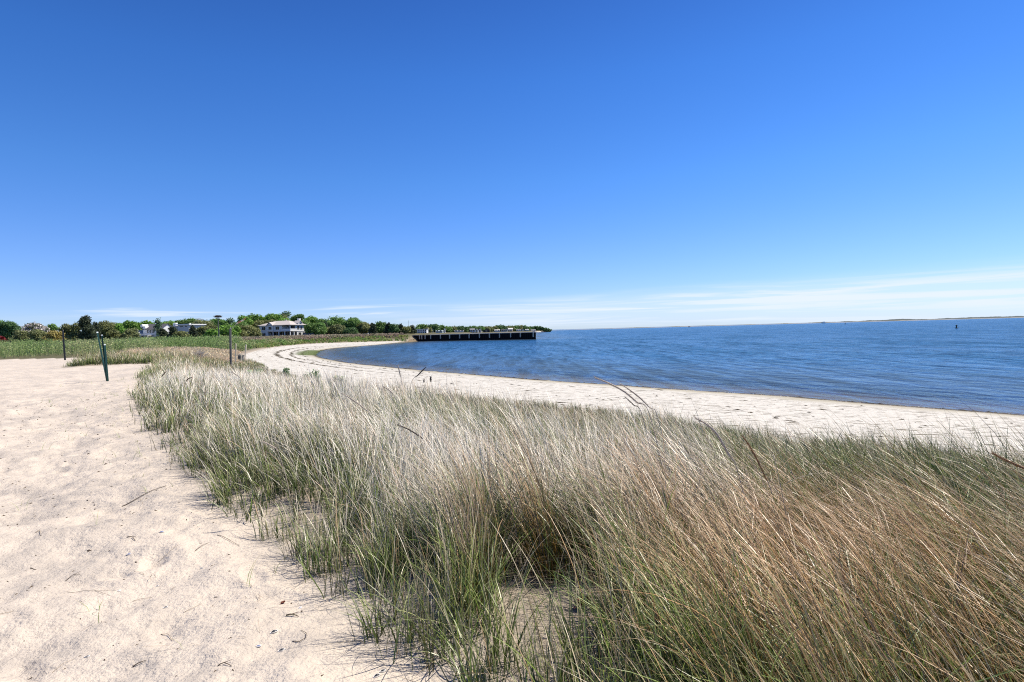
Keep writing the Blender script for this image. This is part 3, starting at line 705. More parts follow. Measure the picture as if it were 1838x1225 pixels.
def tree(px, topy, wpx, D, kind, label=None, group=None, name='tree', cat='tree', basey=None, dens=1.0, openc=False):
    tp = at(px, topy, D); bx, by = tp[0], D
    bz = gz(bx, by) if basey is None else at(px, basey, D)[2]
    bz = min(bz, tp[2] - 1.2)
    Hh = tp[2] - bz; Wd = wpx * D / F * 1.12
    root = empty(name, (bx, by, bz))
    col, var = TREE_COL[kind]; col = np.array(col)
    pixel = D / 569.0; ls = max(.10, pixel * .62)
    conical = kind == 'cedar'
    nl = int(rng.integers(15, 24))
    lobes = []
    for i in range(nl):
        if conical:
            h = rng.uniform(.12, .97); r = (1 - h) ** .65 * .42 + .05; a = rng.uniform(0, 2 * pi)
            q = r * rng.uniform(.1, .9); lobes.append((cos(a) * q * Wd * .9, sin(a) * q * Wd * .9, h * Hh, (.30 * r + .10) * Wd, .13 * Hh))
        else:
            a = rng.uniform(0, 2 * pi); h = rng.uniform(.30, .86)
            q = math.sqrt(max(0, 1 - ((h - .50) / .50) ** 2)) * rng.uniform(.2, .68)
            rr = rng.uniform(.09, .23); lobes.append((cos(a) * q * Wd * .55, sin(a) * q * Wd * .55, h * Hh, rr * Wd, min(rr * Wd * .8, (1 - h) * Hh + .05 * Hh, .28 * Hh)))
    if not conical: lobes.append((0, 0, Hh * .86, .22 * Wd, .13 * Hh)); lobes.append((0, 0, Hh * .45, .33 * Wd, .34 * Hh))
    else: lobes.append((0, 0, Hh * .92, .08 * Wd + .1, .09 * Hh)); lobes.append((0, 0, Hh * .3, .30 * Wd, .3 * Hh))
    Ps, Os, Cs = [], [], []
    for lx, ly, lz, rx, rz in lobes:
        area = rx * rx * 9 + rx * rz * 6
        n = int(np.clip(area / (ls * ls) * .85 * dens * (.45 if openc else 1) * (.5 if kind == 'bare' else 1), 14, 1100))
        d_ = rng.normal(0, 1, (n, 3)); d_ /= np.linalg.norm(d_, axis=1)[:, None]
        rad = rng.uniform(.35, 1.12, n)[:, None] ** .6
        q = d_ * rad * np.array([rx, rx, rz]) + np.array([lx, ly, lz]) + rng.normal(0, ls * .85, (n, 3))
        cc = col * rng.uniform(1 - var, 1 + var) * rng.uniform(.75, 1.25, (n, 1))
        Ps.append(q); Os.append(d_); Cs.append(cc)
    P = np.vstack(Ps); O = np.vstack(Os); Cc = np.vstack(Cs)
    if kind == 'bloom': Cc = np.where(rng.uniform(0, 1, (len(Cc), 1)) < .5, np.array([.09, .11, .05]) * 1.0, Cc)
    P[:, 2] = np.maximum(P[:, 2], .05)
    V, Fq, C4 = cards(P, np.full(len(P), ls), Cc, .3, O)
    fastmesh('crown', V, Fq, M_LEAF, root, {'Col': C4})
    tm = MB(); tr_ = max(.09, Hh * .022)
    tm.tube([(0, 0, -.3), (.04 * Hh, .02 * Hh, Hh * .3), (0, 0, Hh * .55), (0, 0, Hh * (.9 if conical else .75))], [tr_ * 1.3, tr_, tr_ * .7, tr_ * .25], 6)
    for i in range(0 if conical else 5):
        a = i * 1.3 + rng.uniform(0, 1); l0 = lobes[i]
        tm.tube([(0.02 * Hh, 0, Hh * rng.uniform(.28, .5)), (l0[0] * .5, l0[1] * .5, l0[2] * .8), (l0[0], l0[1], l0[2])], [tr_ * .55, tr_ * .35, tr_ * .12], 5)
    if kind == 'bare':
        for i in range(22):
            a = rng.uniform(0, 2 * pi); q = rng.uniform(.15, .5) * Wd
            tm.tube([(0, 0, Hh * rng.uniform(.3, .6)), (cos(a) * q * .6, sin(a) * q * .6, Hh * rng.uniform(.6, .8)), (cos(a) * q, sin(a) * q, Hh * rng.uniform(.8, 1.0))], [tr_ * .4, tr_ * .22, tr_ * .1], 4)
    tm.build('trunk', M_BARK, root)
    tag(root, label, cat, group); return root

# reeds and shrub thicket between the dune and the trees (one mass)
def thicket(name, label, cat, n_b, region, hfun, colfun, leaf, perb, blade_frac=.5, cap=None):
    x, y = region(n_b); ok = (inside(VEGP, x, y)) & (~inside(TRACK, x, y)); x, y = x[ok], y[ok]
    z, sd, ev, et = ground(x, y, True); hh_ = hfun(x, y, ev); hh_ = hh_ if cap is None else np.minimum(hh_, cap(x, y) - z); ok = (hh_ > .15); x, y, z, hh_ = x[ok], y[ok], z[ok], hh_[ok]
    cc = colfun(x, y)
    I = np.repeat(np.arange(len(x)), perb); n = len(I)
    u = rng.uniform(0, 1, n) ** .7
    R = hh_[I] * .55
    P = np.stack([x[I] + rng.normal(0, .45, n) * R * (1.15 - u * .5), y[I] + rng.normal(0, .45, n) * R * (1.15 - u * .5), z[I] + hh_[I] * u * rng.uniform(.8, 1.08, n)], 1)
    sz = leaf(y[I]); C1 = cc[I] * rng.uniform(.65, 1.35, (n, 1))
    V1 = cards(P, sz, C1, .25)
    parts = [V1]
    k = int(len(x) * blade_frac * 6); J = rng.integers(0, len(x), k)
    bx = x[J] + rng.normal(0, .35, k); by = y[J] + rng.normal(0, .35, k)
    cb = cc[J] * rng.uniform(.6, 1.2, (k, 1)); ct = cb * 1.0 + np.array([.05, .045, .025]) * rng.uniform(0, 1.5, (k, 1))
    B = blades(bx, by, z[J], hh_[J] * rng.uniform(.7, 1.15, k), rng.uniform(0, 2 * pi, k), np.abs(rng.normal(.06, .06, k)), rng.uniform(.1, .5, k), leaf(by) * .55, cb, ct, 2)
    parts.append(B)
    V, Fq, C4 = merge(parts)
    o = fastmesh(name, V, Fq, M_LEAF, attrs={'Col': C4}); tag(o, label, cat, kind='stuff'); return o
def band(pxr, Dr):
    def f(n):
        D = np.sqrt(rng.uniform(Dr[0] ** 2, Dr[1] ** 2, n)); px = rng.uniform(pxr[0], pxr[1], n)
        return (px - W / 2) / F * D, D
    return f
def colmix(a, b, s, seed):
    def f(x, y):
        t_ = np.clip((fbm(x / s, y / s, seed, 3) - .35) * 3.2, 0, 1)[:, None]; return np.array(a) * (1 - t_) + np.array(b) * t_
    return f
lf = lambda y: np.clip(y / 569 * .55, .05, .3)
def h_reed(x, y, ev):
    base = sstep(62, 72, y + (fbm(x / 6, y / 6, 88, 2) - .5) * 14 + np.where(x > -48, -0, 0))
    px = x / y * F + W / 2
    start = np.where(px < 200, 62, np.where(px < 300, 66, 82))
    base = sstep(0, 8, y - start + (fbm(x / 5, y / 5, 88, 2) - .5) * 8)
    return (1.55 + 1.0 * fbm(x / 7, y / 7, 90, 3)) * base * sstep(1, 6, ev) * np.clip(1.0 + (y - 110) / 260, 1, 1.3)
thicket('shrub_thicket', 'belt of grey-green marsh shrubs and reeds behind the dune, below the houses', 'shrub thicket', 3600, band((-160, 560), (60, 175)), h_reed,
        colmix((.17, .26, .08), (.34, .35, .17), 6.0, 71), lf, 34, .9, lambda x, y: np.where(x / y * F + W / 2 > 430, 2.75, 4.0) + (fbm(x / 5, y / 5, 99, 2) - .5) * .9)
def h_br(x, y, ev): return (1.3 + 1.0 * fbm(x / 9, y / 9, 93, 3)) * sstep(6, 13, ev) * sstep(250, 240, y)
thicket('reed_bed', 'pinkish brown dry reed bed between the beach and the trees right of the white house', 'reeds', 2600, band((420, 725), (150, 245)), h_br,
        colmix((.34, .26, .20), (.25, .23, .14), 9.0, 73), lf, 26, .8, lambda x, y: 3.75 + (fbm(x / 5, y / 5, 98, 2) - .5) * .7)
def h_gs(x, y, ev): return (.55 + .35 * fbm(x / 3, y / 3, 95, 2)) * sstep(-.2, 1.0, ev) * sstep(14, 9, ev)
thicket('shore_grass', 'bright green grass strip along the top of the far beach', 'grass', 2600, band((455, 735), (120, 250)), h_gs,
        colmix((.15, .26, .06), (.26, .29, .09), 5.0, 75), lf, 14, .9)
def h_he(x, y, ev):
    px = x / y * F + W / 2
    return (.38 + .45 * fbm(x / 2.5, y / 2.5, 97, 3)) * sstep(190, 240, px) * sstep(.3, 2.5, ev) * sstep(44, 52, y) * sstep(98, 80, y)
thicket('dune_heath', 'low brown and grey dry heath and grass behind the wooden post', 'heath', 3000, band((60, 470), (42, 95)), h_he,
        colmix((.58, .45, .31), (.46, .40, .27), 3.0, 79), lambda y: np.clip(y / 569 * .5, .03, .2), 22, 1.1)

def bush(px, py, wpx, D, hgt, col, label, name='shrub', cat='shrub', group=None, leaf=.035, n=420, dz=0.0):
    p0 = at(px, py, D); bz = gz(p0[0], D); root = empty(name, (p0[0], D, bz)); r = wpx * D / F / 2
    nb = 7; Ps = []
    for i in range(nb):
        a = rng.uniform(0, 2 * pi); q = rng.uniform(0, .62) * r; c_ = np.array([cos(a) * q, sin(a) * q, hgt * rng.uniform(.35, .8)])
        d_ = rng.normal(0, 1, (n // nb, 3)); d_ /= np.linalg.norm(d_, axis=1)[:, None]
        Ps.append(c_ + d_ * rng.uniform(.3, 1, (n // nb, 1)) * np.array([r * .5, r * .5, hgt * .3]))
    P = np.vstack(Ps); P[:, 2] = np.maximum(P[:, 2], .03)
    C1 = np.array(col) * rng.uniform(.6, 1.5, (len(P), 1))
    V, Fq, C4 = cards(P, np.full(len(P), leaf), C1, .6); fastmesh('foliage', V, Fq, M_LEAF, root, {'Col': C4})
    sm = MB()
    for i in range(7):
        a = i * .9; q = r * .6; sm.tube([(0, 0, -.05), (cos(a) * q * .4, sin(a) * q * .4, hgt * .35), (cos(a) * q, sin(a) * q, hgt * .75)], [.008, .006, .003], 5)
    sm.build('stem', M_BARK, root); tag(root, label, cat, group); return root
ROSE = (.085, .19, .04)
bush(455, 678, 34, 24.5, .75, ROSE, 'broad bright green leafy shrub at the left end of the row on the dune edge', leaf=.05)
bush(514, 669, 20, 30, .66, ROSE, 'rounded green shrub beside the beach, second from left in the row', leaf=.055)
bush(562, 671, 34, 27, .70, ROSE, 'low wide green shrub with a taller tip at the beach edge', leaf=.055)
bush(607, 688, 26, 21.5, .68, (.10, .21, .05), 'small green shrub half sunk in grass, rightmost of the row', leaf=.045)
def bare_shrub(px, D, hgt, wpx, label):
    p0 = at(px, 630, D); root = empty('bare_shrub', (p0[0], D, gz(p0[0], D))); b = MB(); r = wpx * D / F / 2
    for i in range(60):
        a = rng.uniform(0, 2 * pi); q = r * math.sqrt(rng.uniform(0.02, 1)); h = hgt * rng.uniform(.6, 1.05) * (1 - .35 * q / r)
        m1 = (cos(a) * q * .4 + rng.normal(0, .06), sin(a) * q * .4, h * .45); e1 = (cos(a) * q, sin(a) * q, h)
        b.tube([(cos(a) * q * .1, sin(a) * q * .1, -.05), m1, e1], [.022, .016, .008], 4)
        for k in range(2):
            b.tube([m1, (m1[0] + rng.normal(0, .22), m1[1] + rng.normal(0, .22), h * rng.uniform(.75, 1))], [.014, .006], 4)
    b.build('branches', M_PILE, root); tag(root, label, 'shrub'); return root
bare_shrub(357, 50, 1.35, 30, 'taller leafless grey shrub standing in the brown heath')
bare_shrub(303, 46, .95, 20, 'low dark leafless shrub left of the taller grey one')
bare_shrub(330, 48, .75, 22, 'short greyish twiggy shrub between two other bare shrubs')

# ------------------------------------------------------------------ trees, from left to right
T = [
 (-40, 580, 60, 170, 'green', 'leafy green tree cut by the left edge behind the dark one'),
 (12, 577, 46, 150, 'dark', 'dark green spreading tree at the far left above the red bush'),
 (-4, 574, 30, 175, 'bright', 'light green tree top behind the dark tree at the far left'),
 (60, 580, 52, 160, 'bloom', 'tree covered in pale pinkish blossom left of the dark cedar'),
 (93, 581, 22, 165, 'green', 'small round green treetop right of the blossoming tree'),
 (38, 594, 34, 120, 'olive', 'low yellowish green bush below the blossoming tree, nearer the left'),
 (66, 592, 34, 118, 'olive', 'low olive bush directly below the blossoming tree'),
 (98, 594, 32, 116, 'gold', 'low yellow-green bush left of the thin black post'),
 (119, 582, 30, 135, 'brown', 'brownish budding tree just left of the dark cedar'),
 (137, 579, 24, 128, 'brown', 'narrow brown tree touching the left side of the cedar'),
 (152, 569, 40, 118, 'cedar', 'large dark cedar rising highest above the left shrubs'),
 (172, 580, 26, 122, 'cedar', 'lower dark cedar leaning against the right side of the large one'),
 (187, 576, 34, 135, 'brown', 'brown-grey budding tree right of the large dark cedar'),
 (212, 581, 28, 170, 'bright', 'bright green rounded tree between brown tree and grey-roofed house'),
 (205, 592, 30, 125, 'brown', 'low brown thicket tree left of the grey-roofed house'),
 (232, 590, 26, 125, 'olive', 'low olive tree touching the grey-roofed house on its left'),
 (236, 577, 32, 230, 'bright', 'fresh green tree above the left end of the grey roof'),
 (262, 576, 34, 240, 'bright', 'bright green tree behind the two white dormers'),
 (284, 571, 13, 200, 'bluegreen', 'thin wispy tree standing up behind the grey roof'),
 (302, 577, 32, 250, 'bright', 'bright green tree behind the white chimney'),
 (322, 575, 36, 262, 'green', 'green tree behind the flat-roofed white house'),
 (345, 573, 36, 265, 'green', 'rounded green tree behind the right end of the flat roof'),
 (358, 571, 20, 270, 'bare', 'grey leafless tree poking above the wood right of the flat roof'),
 (370, 576, 40, 240, 'olive', 'olive tree left of the nest platform pole'),
 (364, 587, 34, 190, 'brown', 'brown-green shrubby tree between flat-roofed house and nest pole'),
 (292, 590, 26, 140, 'cedar', 'spiky dark cedar in front of the grey-roofed house'),
 (309, 589, 30, 138, 'cedar', 'dark ragged cedar between the two left houses'),
 (327, 595, 28, 136, 'brown', 'low brown bush in front of the flat-roofed house'),
 (346, 588, 20, 150, 'cedar', 'slim dark cedar at the right corner of the flat-roofed house'),
 (378, 592, 30, 150, 'bright', 'low bright green tree at the foot of the nest pole'),
 (395, 574, 36, 260, 'green', 'rounded green tree directly behind the nest platform'),
 (414, 571, 22, 270, 'bluegreen', 'airy grey-green treetop right of the nest platform'),
 (414, 586, 42, 210, 'bright', 'broad light green tree behind the windsock post'),
 (440, 586, 40, 215, 'brown', 'dark brown tree mass below the windsock'),
 (452, 590, 34, 222, 'brown', 'brown shaded tree left of the large white house'),
 (436, 567, 34, 280, 'bright', 'bright green treetop behind the windsock tip'),
 (462, 565, 36, 290, 'bright', 'bright green tree over the left eave of the white house'),
 (486, 563, 36, 295, 'bright', 'bright green tree behind the front gable of the white house'),
 (514, 558, 30, 305, 'bluegreen', 'tallest grey-green crown above the white house roof'),
 (500, 567, 38, 300, 'olive', 'olive tree under the tallest crown behind the white house'),
 (536, 564, 34, 300, 'green', 'green tree sloping down right of the tallest crown'),
 (558, 568, 34, 295, 'bright', 'bright green tree right of the white house chimney'),
 (574, 573, 32, 290, 'green', 'green tree behind the small shed'),
 (560, 585, 30, 262, 'dark', 'dark low tree behind the shed roof'),
 (582, 582, 28, 262, 'cedar', 'dark cone-shaped cedar right of the small shed'),
 (604, 569, 36, 270, 'green', 'tall open-crowned tree with sky showing through its branches'),
 (592, 575, 22, 275, 'bluegreen', 'small open treetop left of the tall open-crowned tree'),
 (606, 588, 40, 258, 'olive', 'low rounded olive tree under the open-crowned one'),
 (634, 571, 40, 265, 'green', 'large broad green tree nearest the middle of the far wood'),
 (630, 590, 26, 255, 'dark', 'dark low bush at the foot of the broad green tree'),
 (652, 580, 24, 262, 'brown', 'brown budding tree right of the broad green tree'),
 (661, 582, 16, 270, 'gold', 'yellow-orange tinted treetop beside the small dark cedar'),
 (669, 581, 15, 255, 'cedar', 'narrow dark cedar between yellow treetop and round green tree'),
 (681, 578, 24, 275, 'green', 'round green tree right of the narrow cedar'),
 (697, 581, 18, 262, 'cedar', 'dark cedar, first of the group left of the radio mast'),
 (708, 583, 22, 262, 'dark', 'dark rounded tree among cedars left of the radio mast'),
 (719, 584, 15, 264, 'cedar', 'pointed dark cedar closest to the radio mast on its left'),
 (729, 588, 18, 262, 'brown', 'low brown tree at the foot of the radio mast'),
 (739, 586, 18, 266, 'cedar', 'dark cedar just left of the long white house'),
 (756, 584, 26, 640, 'green', 'light green dome of a tree above the long white house'),
 (777, 584, 26, 600, 'dark', 'dark green tree right of the long white house'),
 (791, 585, 14, 640, 'green', 'pale green rounded treetop above the gabled house with chimney'),
 (803, 588, 18, 640, 'green', 'green tree right of the gabled house with chimney'),
 (768, 589, 14, 560, 'brown', 'small brown tree at the right wall of the long white house'),
]
for (px, ty, wd_, D, kd, lab) in T:
    tree(px, ty, wd_, D, kd, lab, 'trees along the shore', name='cedar_tree' if kd == 'cedar' else 'broadleaf_tree', openc=('open' in lab or kd in ('bluegreen', 'bare')))
tree(2, 603.5, 17, 112, 'red', 'deep red bush at the left edge below the dark green tree', None, name='red_bush', cat='bush')
FILL = ['low tree at the left foot of the brown-grey tree beside the cedar', 'tree filling the gap left of the grey-roofed house', 'tree rising just behind the left round dormer', 'tree behind the middle of the dark grey roof', 'tree between the grey roof and the square white chimney',
        'tree showing above the middle of the flat white roof', 'tree behind the right edge of the flat white roof', 'tree midway between the flat-roofed house and the nest pole', 'tree directly right of the nest pole top', 'tree under the windsock tip',
        'tree against the left wall of the large white house', 'tree hidden low behind the tan hipped roof', 'tree just right of the large white house chimney', 'tree above the small grey shed', 'tree left of the low rounded olive tree']
for i, px in enumerate(np.linspace(195, 600, 15)):     # lower trees filling the wood behind the houses
    kd = ['olive', 'green', 'bright', 'green', 'brown', 'bright', 'olive', 'green', 'green', 'olive', 'brown', 'bright', 'green', 'green', 'olive'][i]
    tree(px + rng.uniform(-8, 8), 581 + rng.uniform(-3, 4) - 7 * math.exp(-((px - 500) / 60) ** 2), 40, 245 + rng.uniform(0, 15) if abs(px - 508) > 55 else 285, kd,
         FILL[i], 'wood behind the houses', name='broadleaf_tree', dens=.8)
ABOVE = ['right of the house with the narrow chimney gable', 'at the left edge of the wide grey-roofed low house', 'over the middle of the wide grey-roofed low house', 'right of the wide grey-roofed low house', 'left of the blue-grey two-storey house', 'behind the blue-grey two-storey house', 'behind the two white gables',
         'between the white gables and the dark barn-like house', 'behind the dark barn-like house', 'right of the dark barn-like house', 'left of the house with the bright white roof', 'behind the house with the bright white roof', 'behind the small blue house', 'left of the tan house', 'behind the tan house', 'right of the tan house',
         'behind the white house right of the tan one', 'behind the narrow white gable near the wharf end', 'behind the pale green house', 'between the pale green house and the last white one', 'behind the last white house before the wharf end']
for i, px in enumerate(np.linspace(812, 962, 21)):      # far shoreline wood
    ty = 587.6 + rng.uniform(-.8, .8) - 1.6 * math.exp(-((px - 896) / 12) ** 2) - 1.2 * math.exp(-((px - 930) / 16) ** 2)
    tree(px, ty, 15, 760 + (px - 812) * 1.2, ['olive', 'green', 'brown', 'dark'][int(rng.integers(0, 4))], 'far treetop ' + ABOVE[i], 'far wood above the wharf', name='broadleaf_tree', dens=.8)
for px, ty, wd_, lab in ((966, 587.5, 10, 'dark tree, tallest on the low point beyond the wharf end'), (973, 588.6, 9, 'dark tree in the middle of the low point'), (980, 590.0, 8, 'small dark tree near the tip of the point'), (986, 591.2, 6, 'last tiny bush on the tip of the point')):
    tree(px, ty, wd_, 930, 'dark', lab, 'trees on the point', name='broadleaf_tree')

# ------------------------------------------------------------------ houses
def window(b_parent, c, w, h, nx, ny, panes=2):
    # window facing direction (nx, ny): frame with pane, mullions in the frame mesh
    n_ = Vector((nx, ny, 0)); s_ = Vector((-ny, nx, 0)); c = Vector(c)
    M = Matrix(((s_.x, n_.x, 0, c.x), (s_.y, n_.y, 0, c.y), (0, 0, 1, c.z), (0, 0, 0, 1)))
    f = MB(); t_ = .11
    f.box(-w / 2 - t_, -w / 2, -.02, .07, -h / 2, h / 2, M); f.box(w / 2, w / 2 + t_, -.02, .07, -h / 2, h / 2, M)
    f.box(-w / 2 - t_, w / 2 + t_, -.02, .072, h / 2, h / 2 + t_, M); f.box(-w / 2 - t_ - .03, w / 2 + t_ + .03, -.02, .10, -h / 2 - t_, -h / 2, M)
    for k in range(1, panes): f.box(-w / 2 + w * k / panes - .03, -w / 2 + w * k / panes + .03, -.02, .05, -h / 2, h / 2, M)
    fo = f.build('window', M_WHITE, b_parent)
    g = MB(); g.box(-w / 2, w / 2, -.015, .025, -h / 2, h / 2, M); g.build('pane', M_PANE, fo)
def hiproof(b, x0, x1, y0, y1, z0, h, ov=.5, th=.16):
    x0 -= ov; x1 += ov; y0 -= ov; y1 += ov; d = (y1 - y0) / 2; a = min(d, (x1 - x0) / 2 - .1)
    b.add([(x0, y0, z0), (x1, y0, z0), (x1, y1, z0), (x0, y1, z0), (x0, y0, z0 + th), (x1, y0, z0 + th), (x1, y1, z0 + th), (x0, y1, z0 + th), (x0 + a, y0 + d, z0 + h), (x1 - a, y0 + d, z0 + h)],
          [(3, 2, 1, 0), (0, 1, 5, 4), (1, 2, 6, 5), (2, 3, 7, 6), (3, 0, 4, 7), (4, 5, 9, 8), (5, 6, 9), (6, 7, 8, 9), (7, 4, 8)])
def gableroof(b, x0, x1, y0, y1, z0, h, ov=.35, th=.15, along='x'):
    if along == 'x':
        ym = (y0 + y1) / 2; s_ = h / (ym - y0); A = [(y0 - ov, z0 - ov * s_), (ym, z0 + h), (y1 + ov, z0 - ov * s_), (y1 + ov, z0 - ov * s_ + th), (ym, z0 + h + th), (y0 - ov, z0 - ov * s_ + th)]
        n = 6; P = [(x0 - ov, a, c_) for a, c_ in A] + [(x1 + ov, a, c_) for a, c_ in A]
    else:
        xm = (x0 + x1) / 2; s_ = h / (xm - x0); A = [(x0 - ov, z0 - ov * s_), (xm, z0 + h), (x1 + ov, z0 - ov * s_), (x1 + ov, z0 - ov * s_ + th), (xm, z0 + h + th), (x0 - ov, z0 - ov * s_ + th)]
        n = 6; P = [(a, y1 + ov, c_) for a, c_ in A] + [(a, y0 - ov, c_) for a, c_ in A]
    b.add(P, [(0, 1, 4, 5), (1, 2, 3, 4), (11, 10, 7, 6), (10, 9, 8, 7), (0, 6, 7, 1), (1, 7, 8, 2), (5, 4, 10, 11), (4, 3, 9, 10), (0, 5, 11, 6), (3, 2, 8, 9)])
def gablewall(b, x0, x1, y0, y1, z0, z1, h, along='x'):
    b.box(x0, x1, y0, y1, z0, z1)
    if along == 'x':
        ym = (y0 + y1) / 2
        for xx in (x0, x1): 
            s_ = .12 if xx == x0 else -.12
            b.prism([(xx, y0, z1), (xx, y1, z1), (xx, ym, z1 + h)], (s_, 0, 0))
    else:
        xm = (x0 + x1) / 2
        for yy in (y0, y1):
            s_ = .12 if yy == y0 else -.12
            b.prism([(x0, yy, z1), (x1, yy, z1), (xm, yy, z1 + h)], (0, s_, 0))

# the large white house. local x runs along the shaded long front (to the right), local -y is that front's outward side
D0 = 248.0; cnr = at(521.5, 605, D0); bz = EYE - .15
yaw = radians(-20)
mh = empty('beach_house', (cnr[0], cnr[1], bz - .6), yaw)
tag(mh, 'large white two-storey house with tan hipped roof and columned porches', 'house')
Lf, Dp, z1, z2 = 17.0, 9.6, 3.2, 5.9         # origin at the near right corner; house runs to -x and +y
w = MB()
w.box(-Lf, -12.6, 0, Dp, -1, z1)              # ground floor left bay
w2_ = MB(); w2_.box(-12.6, 0 - 2.6, 2.4, Dp, -1, z1 - .003); w2_.build('porch_wall', M_DARK, mh)   # recessed porch wall; its dark colour stands in for the porch shade
w.box(-2.6, 0, 4.2, Dp, -1, z1 - .003)
w.box(-Lf, -4.6, 0, Dp - .003, z1 + .25, z2)        # upper floor left
w.box(-4.6, 0, 3.6, Dp - .006, z1 + .25, z2 - .003)
w.box(-12.3, -9.2, -.35, .05, z1 + .25, z2 + .1); w.prism([(-12.3, -.35, z2 + .1), (-9.2, -.35, z2 + .1), (-10.75, -.35, z2 + 1.35)], (0, .4, 0))
w.build('wall', M_WHITE, mh)
bn = MB(); bn.box(-Lf - .15, .15, -.15, Dp + .1, z1, z1 + .25); bn.box(-12.6, 0, 0, 2.4, -1, .12)
bn.build('porch_floor', M_WHITE, mh)
r = MB(); hiproof(r, -Lf, 0, 0, Dp, z2, 2.15, .65); rf = r.build('roof', M_ROOFTAN, mh)
r2 = MB(); gableroof(r2, -12.5, -9.0, -.5, 4.2, z2 + .1, 1.4, .3, .12, 'y'); r2.build('gable_roof', M_ROOFTAN, mh)
r3 = MB(); gablewall(r3, -1.2, .08, 5.0, 7.4, z2 - .1, z2 + .9, 1.0, 'x'); dm = r3.build('dormer', M_WHITE, mh)
r4 = MB(); gableroof(r4, -2.4, .25, 4.9, 7.5, z2 + .95, 1.0, .2, .1, 'x'); r4.build('dormer_roof', M_ROOFTAN, dm)
ch = MB(); ch.box(-2.6, -1.5, 7.6, 8.6, z2 + .4, z2 + 2.9); ch.box(-2.68, -1.42, 7.52, 8.68, z2 + 2.9, z2 + 3.05); ch.build('chimney', M_WHITE, rf)
ch = MB(); ch.box(-8.6, -7.9, 6.5, 7.2, z2 + 1.2, z2 + 2.7); ch.build('chimney', M_CONC, rf)
for cx, cy in ((-12.5, .15), (-9.6, .15), (-6.4, .15), (-3.2, .15), (-.18, .15), (-.18, 2.4)):
    b = MB(); b.box(cx - .17, cx + .17, cy - .17, cy + .17, 0.1, z1); b.build('column', M_WHITE, mh)
for cx, cy in ((-4.55, .12), (-.18, .12), (-.18, 3.5)):
    b = MB(); b.box(cx - .15, cx + .15, cy - .15, cy + .15, z1 + .25, z2); b.build('column', M_WHITE, mh)
b = MB(); b.box(-4.6, 0.05, 0, .08, z1 + .25, z1 + 1.15); b.box(-.02, .06, .08, 3.6, z1 + .25, z1 + 1.15); b.build('balcony_rail', M_WHITE, mh)
b = MB(); b.box(-12.4, -3.2, .02, .10, .1, .75); b.build('porch_rail', M_WHITE, mh)
for cx in (-11.1, -8.0, -4.9): window(mh, (cx, 2.4, 1.62), 2.9, 2.7, 0, -1, 2)
window(mh, (-14.6, 0, 1.9), 1.9, 1.5, 0, -1); window(mh, (-14.6, 0, 4.75), 1.9, 1.35, 0, -1); window(mh, (-10.75, -.35, 4.75), 1.6, 1.2, 0, -1); window(mh, (-7.0, 0, 4.75), 1.9, 1.35, 0, -1)
window(mh, (-2.3, 3.6, 4.6), 3.4, 1.9, 0, -1, 3); window(mh, (-1.3, 4.2, 1.6), 2.3, 2.5, 0, -1)
window(mh, (0, 5.0, 4.8), 1.3, 1.5, 1, 0); window(mh, (0, 7.0, 4.7), 1.1, 1.3, 1, 0); window(mh, (0, 9.6, 4.8), 1.6, 1.5, 1, 0)
window(mh, (0, 6.0, 1.5), 1.7, 2.3, 1, 0); window(mh, (0, 8.9, 1.5), 2.2, 2.3, 1, 0); window(dm, (.08, 6.2, z2 + .55), .8, .8, 1, 0, 1)
b = MB()
for i in range(5): b.box(0.02, .9 + .35 * i, 6.8, 8.0, -1 + .0, .1 - .25 * i)
b.build('steps', M_WHITE, mh)
# shed right of it
p0 = at(555, 604, 250); sh_ = empty('shed', (p0[0], 250, EYE - .9), yaw)
b = MB(); gablewall(b, -2.2, 2.6, -1.5, 1.8, 0, 1.5, .8); b.build('wall', M_GREYWALL, sh_); b = MB(); gableroof(b, -2.2, 2.6, -1.5, 1.8, 1.5, .8); b.build('roof', M_ROOFGREY, sh_)
window(sh_, (0, -1.5, .9), .8, .7, 0, -1); b = MB(); b.box(1.2, 2.1, -1.56, -1.5, 0, 1.45); b.build('door', M_GREYWALL, sh_)
tag(sh_, 'small grey pitched-roof shed against the right side of the large white house', 'shed')

# grey-roofed house with two white round dormers
D1 = 205.0; p0 = at(246, 600, D1); gh = empty('dormer_house', (p0[0], D1, at(246, 606, D1)[2]), radians(-6))
s = D1 / F; tag(gh, 'house with a dark grey pitched roof, two rounded white dormers and a row of windows', 'house')
X_ = lambda px: (px - 246) * s; Z_ = lambda py: (606 - py) * s
b = MB(); gablewall(b, X_(258), X_(292), 0, 7, -1, Z_(592), Z_(584) - Z_(592) + .2, 'x'); b.build('wall', M_WHITE, gh)
b = MB(); gableroof(b, X_(258), X_(292), 0, 7, Z_(592), Z_(583) - Z_(592), .3, .15, 'x'); gr_ = b.build('roof', M_ROOFDARK, gh)
b = MB(); gablewall(b, X_(243), X_(256), -3.5, 2, -1, Z_(600.5), 1.2, 'y'); b.build('wall', M_WHITE, gh)
b = MB(); gableroof(b, X_(243), X_(256), -3.5, 2, Z_(600.5), 1.35, .25, .12, 'y'); b.build('roof', M_GREYWALL, gh)
b = MB(); b.box(X_(254), X_(262), .6, 6, -1, Z_(589)); b.build('wall', M_BLUEWALL, gh)
b = MB(); gableroof(b, X_(252), X_(264), .6, 6, Z_(589.5), .9, .2, .1, 'x'); b.build('roof', M_ROOFDARK, gh)
for qx, qz, rr in ((256.5, 585.6, 1.9), (261.8, 589.4, 1.9)):
    b = MB(); cx, cz, R = X_(qx), Z_(qz), rr * s * 1.15
    ring = [(cx + R * cos(a), -.35, cz + R * 1.25 * sin(a)) for a in np.linspace(0, 2 * pi, 15)[:-1]]; b.prism(ring, (0, 3.0, 0)); b.build('dormer', M_WHITE, gh)
